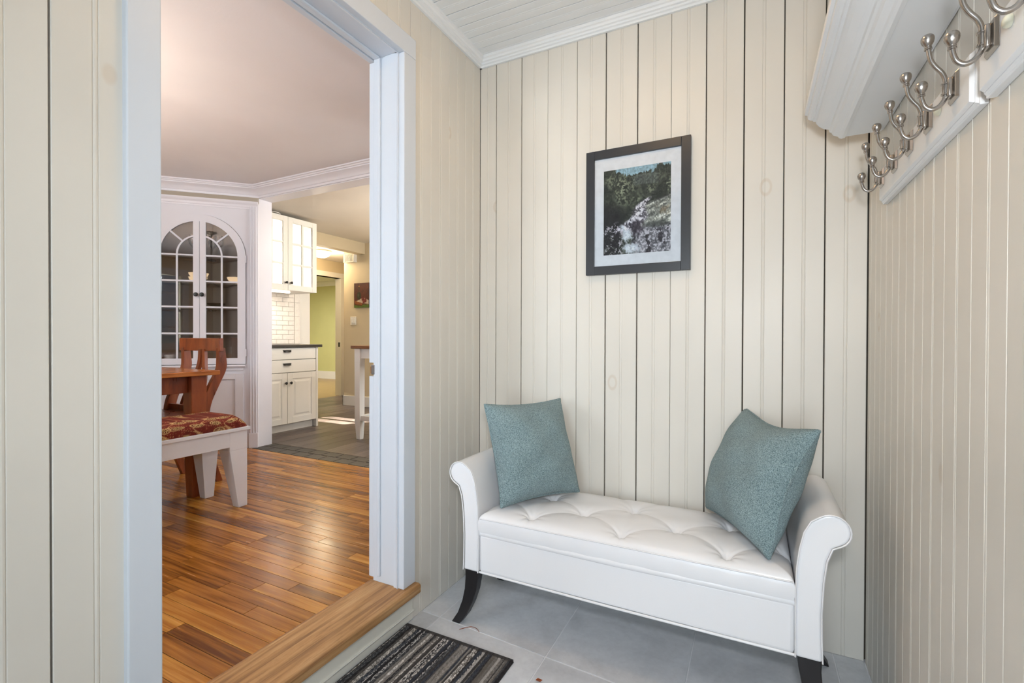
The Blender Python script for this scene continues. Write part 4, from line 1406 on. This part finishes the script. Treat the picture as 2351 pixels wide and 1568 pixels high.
# yellow room
struct('wall_far', MB().box(-10.0, -5.9, 7.65, 7.75, .1, 2.4).box(-10.1, -10, 3, 7.75, .1, 2.4).box(-10.1, -5.9, 3.0, 3.1, .1, 2.4), MT['yellow'], 'yellow-green wall of the room beyond the hall', 'wall')
struct('ceiling_far', MB().box(-10.1, hx - .1, 3.0, 7.75, 2.30, 2.36), MT['ceil'], 'white ceiling of the yellow room', 'ceiling')
struct('trim_11', MB().prism([(7.65, 2.20), (7.635, 2.20), (7.60, 2.25), (7.565, 2.28), (7.56, 2.30), (7.65, 2.30)], -10, -5.97, 'x'), MT['ceil'], 'white crown in the yellow room', 'trim')
struct('baseboard_far', MB().box(-10, -5.97, 7.635, 7.65, ZF, ZF + .17), MT['kitwhite'], 'white baseboard of the yellow room', 'baseboard')
light('yellow_room_light', 'AREA', (-8.0, 5.6, 2.28), 80.0, (1.0, .98, .95), target=(-8.0, 5.6, 0), shape='DISK', size=.5)

# hall dome lamp
hl = thing('ceiling_lamp', 'glowing dome ceiling lamp in the hall', 'lamp', (-5.30, 4.64, 2.24))
obj('base', MB().lathe([(.13, 0), (.13, -.015), (.12, -.022)], 24), MT['kitwhite'], hl, smooth=40)
obj('glass_dome', MB().lathe([(.125, -.02), (.12, -.045), (.09, -.075), (.05, -.09), (.004, -.094)], 24), MT['hallglass'], hl, smooth=60)
light('hall_lamp_light', 'POINT', (-5.30, 4.64, 2.07), 20.0, (1.0, .82, .58), shadow_soft_size=.08)
# kitchen ceiling light, out of view
kl = thing('kitchen_lamp', 'flush ceiling lamp in the kitchen, out of view', 'lamp', (-2.6, 3.9, ZD))
obj('base', MB().lathe([(.15, 0), (.15, -.02), (.14, -.03)], 24), MT['kitwhite'], kl, smooth=40)
obj('glass_dome', MB().lathe([(.14, -.03), (.13, -.055), (.09, -.085), (.004, -.10)], 24), MT['lampglass'], kl, smooth=60)
light('kitchen_lamp_light', 'POINT', (-2.6, 3.9, ZD - .18), 45.0, (1.0, .92, .80), shadow_soft_size=.1)

# backsplash
bs = struct('trim_12', MB().box(KX, KX + .004, 2.76, 3.76, .976, 1.53), MT['grout_white'], 'white subway tile backsplash under the wall cabinet', 'backsplash')
rowh, tw = .0518, .150
z_ = .977
k = 0
while z_ < 1.525:
    yb = 3.685
    Lt = tw if k % 2 else tw / 2
    while yb > 3.10:
        key = ('sub', Lt)
        if key not in _pc:
            _pc[key] = MB().hexa([(0, 0, 0), (0, Lt - .0025, 0), (0, Lt - .0025, rowh - .0025), (0, 0, rowh - .0025)],
                                 [(.0075, .001, .001), (.0075, Lt - .0035, .001), (.0075, Lt - .0035, rowh - .0035), (.0075, .001, rowh - .0035)]).mesh('subway_tile')
        o = link('subway_tile', _pc[key], MT['subway'], bs)
        o.location = (KX + .004, yb - Lt, z_)
        yb -= Lt
        Lt = tw
    if k % 3 == 0:
        key = 'edge'
        if key not in _pc:
            _pc[key] = MB().box(0, .009, 0, .072, 0, rowh * 3 - .003).mesh('edge_tile')
        o = link('edge_tile', _pc[key], MT['subway'], bs)
        o.location = (KX + .004, 3.688, z_)
    z_ += rowh
    k += 1

# base cabinet
BXF = -4.08
bcab = thing('base_cabinet', 'cream kitchen base cabinet with two drawers over two panelled doors', 'cabinet', (BXF, 3.157, ZF))
def lb(x0, x1, y0, y1, z0, z1):            # world box to local of the cabinet
    return MB().box(x0 - BXF, x1 - BXF, y0 - 3.157, y1 - 3.157, z0 - ZF, z1 - ZF)
obj('carcass', lb(KX + .01, BXF - .02, 2.80, 3.50, .195, .948), MT['kitwhite'], bcab)
obj('toe_kick', lb(KX + .05, BXF - .05, 2.80, 3.50, ZF, .195), MT['kitwhite'], bcab)
obj('end_panel', lb(KX + .01, BXF + .002, 3.505, 3.528, ZF, .948), MT['kitwhite'], bcab, .0015)
def cup(parent, y, z):
    pts = []
    mb = MB()
    n = 10
    vs = []
    for i in range(n + 1):
        a = math.pi * i / n
        yy_ = -.042 * math.cos(a)
        rr_ = .018 * math.sin(a) ** .5
        for q in (0, 40, 75, 100):
            qa = math.radians(q)
            vs.append((.022 * (rr_ / .018) * math.sin(qa) + .001, yy_, .016 * math.cos(qa) * (rr_ / .018)))
    m_ = 4
    fs = [(i * m_ + j, i * m_ + j + 1, (i + 1) * m_ + j + 1, (i + 1) * m_ + j) for i in range(n) for j in range(m_ - 1)]
    mb.add([(v[0] + .02, v[1] + y - 3.157, v[2] + z - ZF) for v in vs], fs)
    mb.box(.019, .0215, y - 3.157 - .048, y - 3.157 + .048, z - ZF + .010, z - ZF + .019)
    o = obj('cup_pull', mb, MT['black'], parent, smooth=60)
    o['label'] = 'black cup pull'
for z0, z1, zc in ((.832, .942, .905), (.704, .824, .775)):
    dr = obj('drawer', lb(BXF - .02, BXF + .0, 2.815, 3.500, z0, z1), MT['kitwhite'], bcab, .002)
    for b_ in (0,):
        mbp = lb(BXF, BXF + .0005, 2.815, 3.5, z0, z1)
    mb = cup(dr, 3.157, zc)
    for ch in dr.children:
        ch.location.x = -.020
def panel_door(parent, y0, y1, z0, z1, kx):
    y0 -= 3.157; y1 -= 3.157; z0 -= ZF; z1 -= ZF
    d = obj('door', MB().box(-.02, .0, y0, y1, z0, z1), MT['kitwhite'], parent, .002)
    m = .058
    def ring(a, x0, b, x1):
        o4 = lambda k, x: [(x, y0 + k, z0 + k), (x, y1 - k, z0 + k), (x, y1 - k, z1 - k), (x, y0 + k, z1 - k)]
        A, B = o4(a, x0), o4(b, x1)
        return MB().add(A + B, [(i, (i + 1) % 4, 4 + (i + 1) % 4, 4 + i) for i in range(4)])
    fr_ = MB()
    fr_.box(.0, .006, y0, y0 + m, z0, z1).box(.0, .006, y1 - m, y1, z0, z1).box(.0, .006, y0 + m, y1 - m, z0, z0 + m).box(.0, .006, y0 + m, y1 - m, z1 - m, z1)
    obj('door_frame', fr_, MT['kitwhite'], d, .0012)
    k2 = m + .016
    obj('raised_panel', MB().hexa([(0, y0 + k2, z0 + k2), (0, y1 - k2, z0 + k2), (0, y1 - k2, z1 - k2), (0, y0 + k2, z1 - k2)],
                                  [(.006, y0 + k2 + .018, z0 + k2 + .018), (.006, y1 - k2 - .018, z0 + k2 + .018), (.006, y1 - k2 - .018, z1 - k2 - .018), (.006, y0 + k2 + .018, z1 - k2 - .018)]), MT['kitwhite'], d)
    kn = obj('knob', MB().lathe([(.005, 0), (.006, .012), (.013, .018), (.014, .024), (.009, .029), (.002, .030)], 14, (.006, kx - 3.157, .60 - ZF), (1, 0, 0)), MT['black'], d, smooth=40)
    kn['label'] = 'black round knob'
panel_door(bcab, 2.815, 3.155, .200, .697, 3.130)
panel_door(bcab, 3.160, 3.500, .200, .697, 3.186)
wt = tag(obj('worktop', MB().box(KX + .012, BXF + .025, 2.78, 3.565, .9485, .976), MT['counter'], None, .003), 'charcoal worktop on the kitchen base cabinet', 'worktop')

# wall cabinet, lit inside
UX = -4.20
UY0, UY1, UYD, UZ0, UZ1 = 2.905, 3.615, 3.262, 1.527, 2.270
uc = thing('wall_cabinet', 'cream wall cabinet with lit glass doors above the backsplash', 'cabinet', (UX, UYD, UZ0))
def ub(x0, x1, y0, y1, z0, z1):
    return MB().box(x0 - UX, x1 - UX, y0 - UYD, y1 - UYD, z0 - UZ0, z1 - UZ0)
obj('side_panel', ub(KX + .002, UX - .02, UY1 - .018, UY1, UZ0, UZ1), MT['kitwhite'], uc)
obj('side_panel', ub(KX + .002, UX - .02, UY0, UY0 + .018, UZ0, UZ1), MT['kitwhite'], uc)
obj('bottom_panel', ub(KX + .002, UX - .02, UY0 + .018, UY1 - .018, UZ0, UZ0 + .018), MT['kitwhite'], uc)
obj('top_panel', ub(KX + .002, UX - .02, UY0 + .018, UY1 - .018, UZ1 - .018, UZ1), MT['kitwhite'], uc)
obj('back_panel', ub(KX + .002, KX + .008, UY0 + .018, UY1 - .018, UZ0 + .018, UZ1 - .018), MT['kitwhite'], uc)
for y0, y1, kx in ((UY0, UYD - .0015, UYD - .028), (UYD + .0015, UY1, UYD + .028)):
    fr_ = MB()
    m = .055
    y0 -= UYD; y1 -= UYD; H = UZ1 - UZ0
    fr_.box(-.02, 0, y0, y0 + m, 0, H).box(-.02, 0, y1 - m, y1, 0, H).box(-.02, 0, y0 + m, y1 - m, 0, m).box(-.02, 0, y0 + m, y1 - m, H - m, H)
    d = obj('glass_door', fr_, MT['kitwhite'], uc, .0015)
    yc = (y0 + y1) / 2
    g = .009
    obj('muntin', MB().box(-.016, -.002, yc - g, yc + g, m, H - m), MT['kitwhite'], d)
    zs = [m + (H - 2 * m) * q / 3 for q in range(4)]
    for q in (1, 2):
        obj('muntin', MB().box(-.016, -.0025, y0 + m, y1 - m, zs[q] - g, zs[q] + g), MT['kitwhite'], d)
    for q in range(3):
        for (a, b) in ((y0 + m, yc - g), (yc + g, y1 - m)):
            obj('pane', MB().box(-.011, -.008, a, b, zs[q] + (g if q else 0), zs[q + 1] - (g if q < 2 else 0)), MT['glass'], d)
    kn = obj('knob', MB().lathe([(.005, 0), (.006, .012), (.012, .018), (.013, .024), (.008, .029), (.002, .030)], 14, (0, kx - UYD, .075), (1, 0, 0)), MT['black'], d, smooth=40)
    kn['label'] = 'black round knob'
for yy in (UYD + .335, UY0 + .03):
    light('cabinet_led', 'AREA', (UX - .045, yy, 1.90), 10.0, (1.0, .90, .74), target=(KX, 3.26, 1.90), shape='RECTANGLE', size=.02, size_y=.66)
stp = obj('under_cabinet_light', MB().box(-4.36, -4.32, 2.95, 3.38, UZ0 - .016, UZ0 - .0005), MT['strip'], None, .003)
tag(stp, 'slim lit strip light under the wall cabinet', 'light')
light('strip_light', 'AREA', (-4.34, 3.16, UZ0 - .02), 5.0, (1.0, .88, .74), target=(-4.40, 3.16, .9), shape='RECTANGLE', size=.04, size_y=.42)
cb = obj('cable', MB().tube(crv([(-4.30, 3.00, UZ1 + .006), (-4.26, 3.08, UZ1 + .018), (-4.235, 3.16, UZ1 + .024), (-4.25, 3.21, UZ1 + .016), (-4.32, 3.22, UZ1 + .006)], 8), .0045, 8), MT['plastic'], None, smooth=60)
tag(cb, 'white looped cable on top of the wall cabinet', 'cable')

# kitchen cart with butcher block top
ct = thing('kitchen_cart', 'white kitchen cart with dark butcher block top beside the door jamb', 'cart', (-2.95, 3.46, ZF))
obj('top', MB().box(-.325, .325, -.265, .265, .828, .856), MT['butcher'], ct, .003)
for sx in (-1, 1):
    for sy in (-1, 1):
        obj('leg', MB().bar([(sx * .258, sy * .215, 0), (sx * .262, sy * .215, .16), (sx * .262, sy * .215, .828)], [.045, .062, .066], [.045, .062, .066]), MT['kitwhite'], ct, .003)
    obj('side_apron', MB().box(sx * .262 - .012, sx * .262 + .012, -.2, .2, .74, .828), MT['kitwhite'], ct, .001)
    obj('side_stretcher', MB().box(sx * .262 - .018, sx * .262 + .018, -.2, .2, .17, .215), MT['kitwhite'], ct, .002)
for sy in (-1, 1):
    obj('apron', MB().box(-.24, .24, sy * .215 - .012, sy * .215 + .012, .74, .828), MT['kitwhite'], ct, .001)
obj('front_stretcher', MB().box(-.24, .24, -.233, -.197, .17, .215), MT['kitwhite'], ct, .002)
tw_ = obj('folded_towel', MB().prism([(-.11, 0), (.11, 0), (.115, .006), (.11, .014), (.0, .016), (-.10, .014), (-.116, .007)], -.07, .07, 'y'), MT['leather'], None, .003, 40)
tw_.location = (-2.98, 3.33, ZF + .8562)
tag(tw_, 'white folded towel on the kitchen cart', 'towel')
# splayed stool behind the cart
stl = thing('bar_stool', 'pale splayed-leg stool behind the kitchen cart', 'stool', (-3.02, 3.98, ZF))
obj('seat', MB().box(-.17, .17, -.17, .17, .60, .632), MT['kitwhite'], stl, .008)
for sx in (-1, 1):
    for sy in (-1, 1):
        obj('leg', MB().bar([(sx * .20, sy * .20, 0), (sx * .13, sy * .13, .60)], .034, .034), MT['kitwhite'], stl, .003)
    obj('rung', MB().box(sx * .172 - .011, sx * .172 + .011, -.165, .165, .22, .25), MT['kitwhite'], stl, .002)

# still life painting, light switch, vent
def still_life(u, v):
    f = fbm(u, v, 7, 51); g = fbm(u, v, 24, 61)
    img = np.stack([62 + 46 * f, 34 + 18 * f, 26 + 14 * f], -1)
    img = blend(img, sm(.5, .1, np.hypot(u - .8, v - .2)) * .5, (104, 58, 46))
    img = blend(img, sm(.86, .9, v + .05 * (g - .5)), (86, 108, 40))
    cl_ = sm(.0, .03, v - (.58 + .30 * np.abs(u - .62))) * sm(.84, .78, v - .12 * (u - .5))
    img = blend(img, cl_, np.stack([196 + 40 * (g - .5), 176 + 40 * (g - .5), 152 + 40 * (g - .5)], -1))
    bot = sm(1.0, .88, np.hypot((u - .34) / .145, (v - .52) / .17)) 
    bot = np.maximum(bot, ((np.abs(u - .34) < .035) & (v > .14) & (v < .45)).astype(float))
    img = blend(img, bot, (46, 48, 30))
    img = blend(img, sm(.05, .02, np.hypot((u - .29), (v - .5) * .5)) * .6, (110, 112, 84))
    img = blend(img, ((np.abs(u - .34) < .04) & (v > .11) & (v < .15)).astype(float), (176, 124, 60))
    for cx_, cy_, r_ in ((.60, .66, .095), (.76, .72, .10), (.66, .76, .085)):
        d = np.hypot(u - cx_, (v - cy_) * 1.15) / r_
        img = blend(img, sm(1.0, .9, d), (104, 36, 32))
        img = blend(img, sm(.5, .1, np.hypot(u - cx_ + .03, (v - cy_) * 1.15 + .03) / r_) * .6, (176, 98, 76))
    bk = sm(.0, .015, v - (.70 + .25 * (u - .05))) * sm(.0, .015, (.90 + .10 * (u - .05)) - v) * sm(.04, .06, u) * sm(.56, .54, u)
    img = blend(img, bk, (138, 78, 40))
    img = blend(img, bk * sm(.0, .02, v - (.83 + .12 * u)), (92, 52, 26))
    return np.clip(img * (.8 + .4 * g)[..., None], 8, 240)
cv = thing('still_life_painting', 'unframed still life painting with a green bottle and apples on the tan wall', 'painting', (-4.695, 4.79, 1.452))
painted_grid('painted_face', 70, 84, lambda a, b: (-.132 + .264 * a, -.0165, .33 * (1 - b)), still_life, MT['canvas'], cv)
obj('canvas_block', MB().box(-.132, .132, -.016, -.0005, 0, .33), MT['dark'], cv, .001)
sp = thing('light_switch', 'white double switch plate below the still life painting', 'switch', (-4.855, 4.79, 1.277))
obj('plate', MB().box(-.052, .052, -.007, -.0005, -.057, .057), MT['plastic'], sp, .003)
for sx in (-1, 1):
    obj('rocker', MB().hexa([(sx * .023 - .016, -.007, -.034), (sx * .023 + .016, -.007, -.034), (sx * .023 + .016, -.007, .034), (sx * .023 - .016, -.007, .034)],
                            [(sx * .023 - .015, -.012, -.033), (sx * .023 + .015, -.012, -.033), (sx * .023 + .015, -.009, .033), (sx * .023 - .015, -.009, .033)]), MT['plastic'], sp)
vt = thing('air_vent', 'white slatted vent box high on the tan wall beside the hall', 'vent', (-4.885, 4.79, 2.065))
obj('housing', MB().box(-.095, .095, -.06, -.0005, 0, .012).box(-.095, .095, -.06, -.0005, .104, .118).box(-.095, -.08, -.06, -.0005, .012, .104).box(.08, .095, -.06, -.0005, .012, .104).box(-.08, .08, -.02, -.0005, .012, .104), MT['plastic'], vt, .002)
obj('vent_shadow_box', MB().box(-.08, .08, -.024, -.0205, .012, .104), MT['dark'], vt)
for k in range(7):
    obj('slat', MB().box(-.075 + k * .0235, -.064 + k * .0235, -.060, -.03, .012, .104), MT['plastic'], vt)

# small debris on the tiles
lf = obj('dry_leaf', MB().add([(-.010, -.002, 0), (-.003, -.006, .003), (.006, -.004, .001), (.011, .002, .004), (.003, .006, .001), (-.006, .005, .003),
                               (-.010, -.002, .0012), (-.003, -.006, .0042), (.006, -.004, .0022), (.011, .002, .0052), (.003, .006, .0022), (-.006, .005, .0042)],
                              [(0, 1, 2, 3, 4, 5), (11, 10, 9, 8, 7, 6)] + [(i, (i + 1) % 6, 6 + (i + 1) % 6, 6 + i) for i in range(6)]), MT['cherry'])
lf.location = (-.579, 1.329, .0002)
tag(lf, 'curled brown leaf scrap on the grey tiles beside the doormat', 'leaf')
nd = obj('pine_needle', MB().tube(crv([(-.035, -.019, .001), (-.015, .006, .0012), (.0, .015, .0014), (.020, .012, .0012), (.036, .0, .001)]), .0009, 6), MT['cherry'], None, smooth=60)
nd.location = (-.901, 1.451, .0002)
tag(nd, 'thin brown pine needle on the tiles by the front bench leg', 'needle')
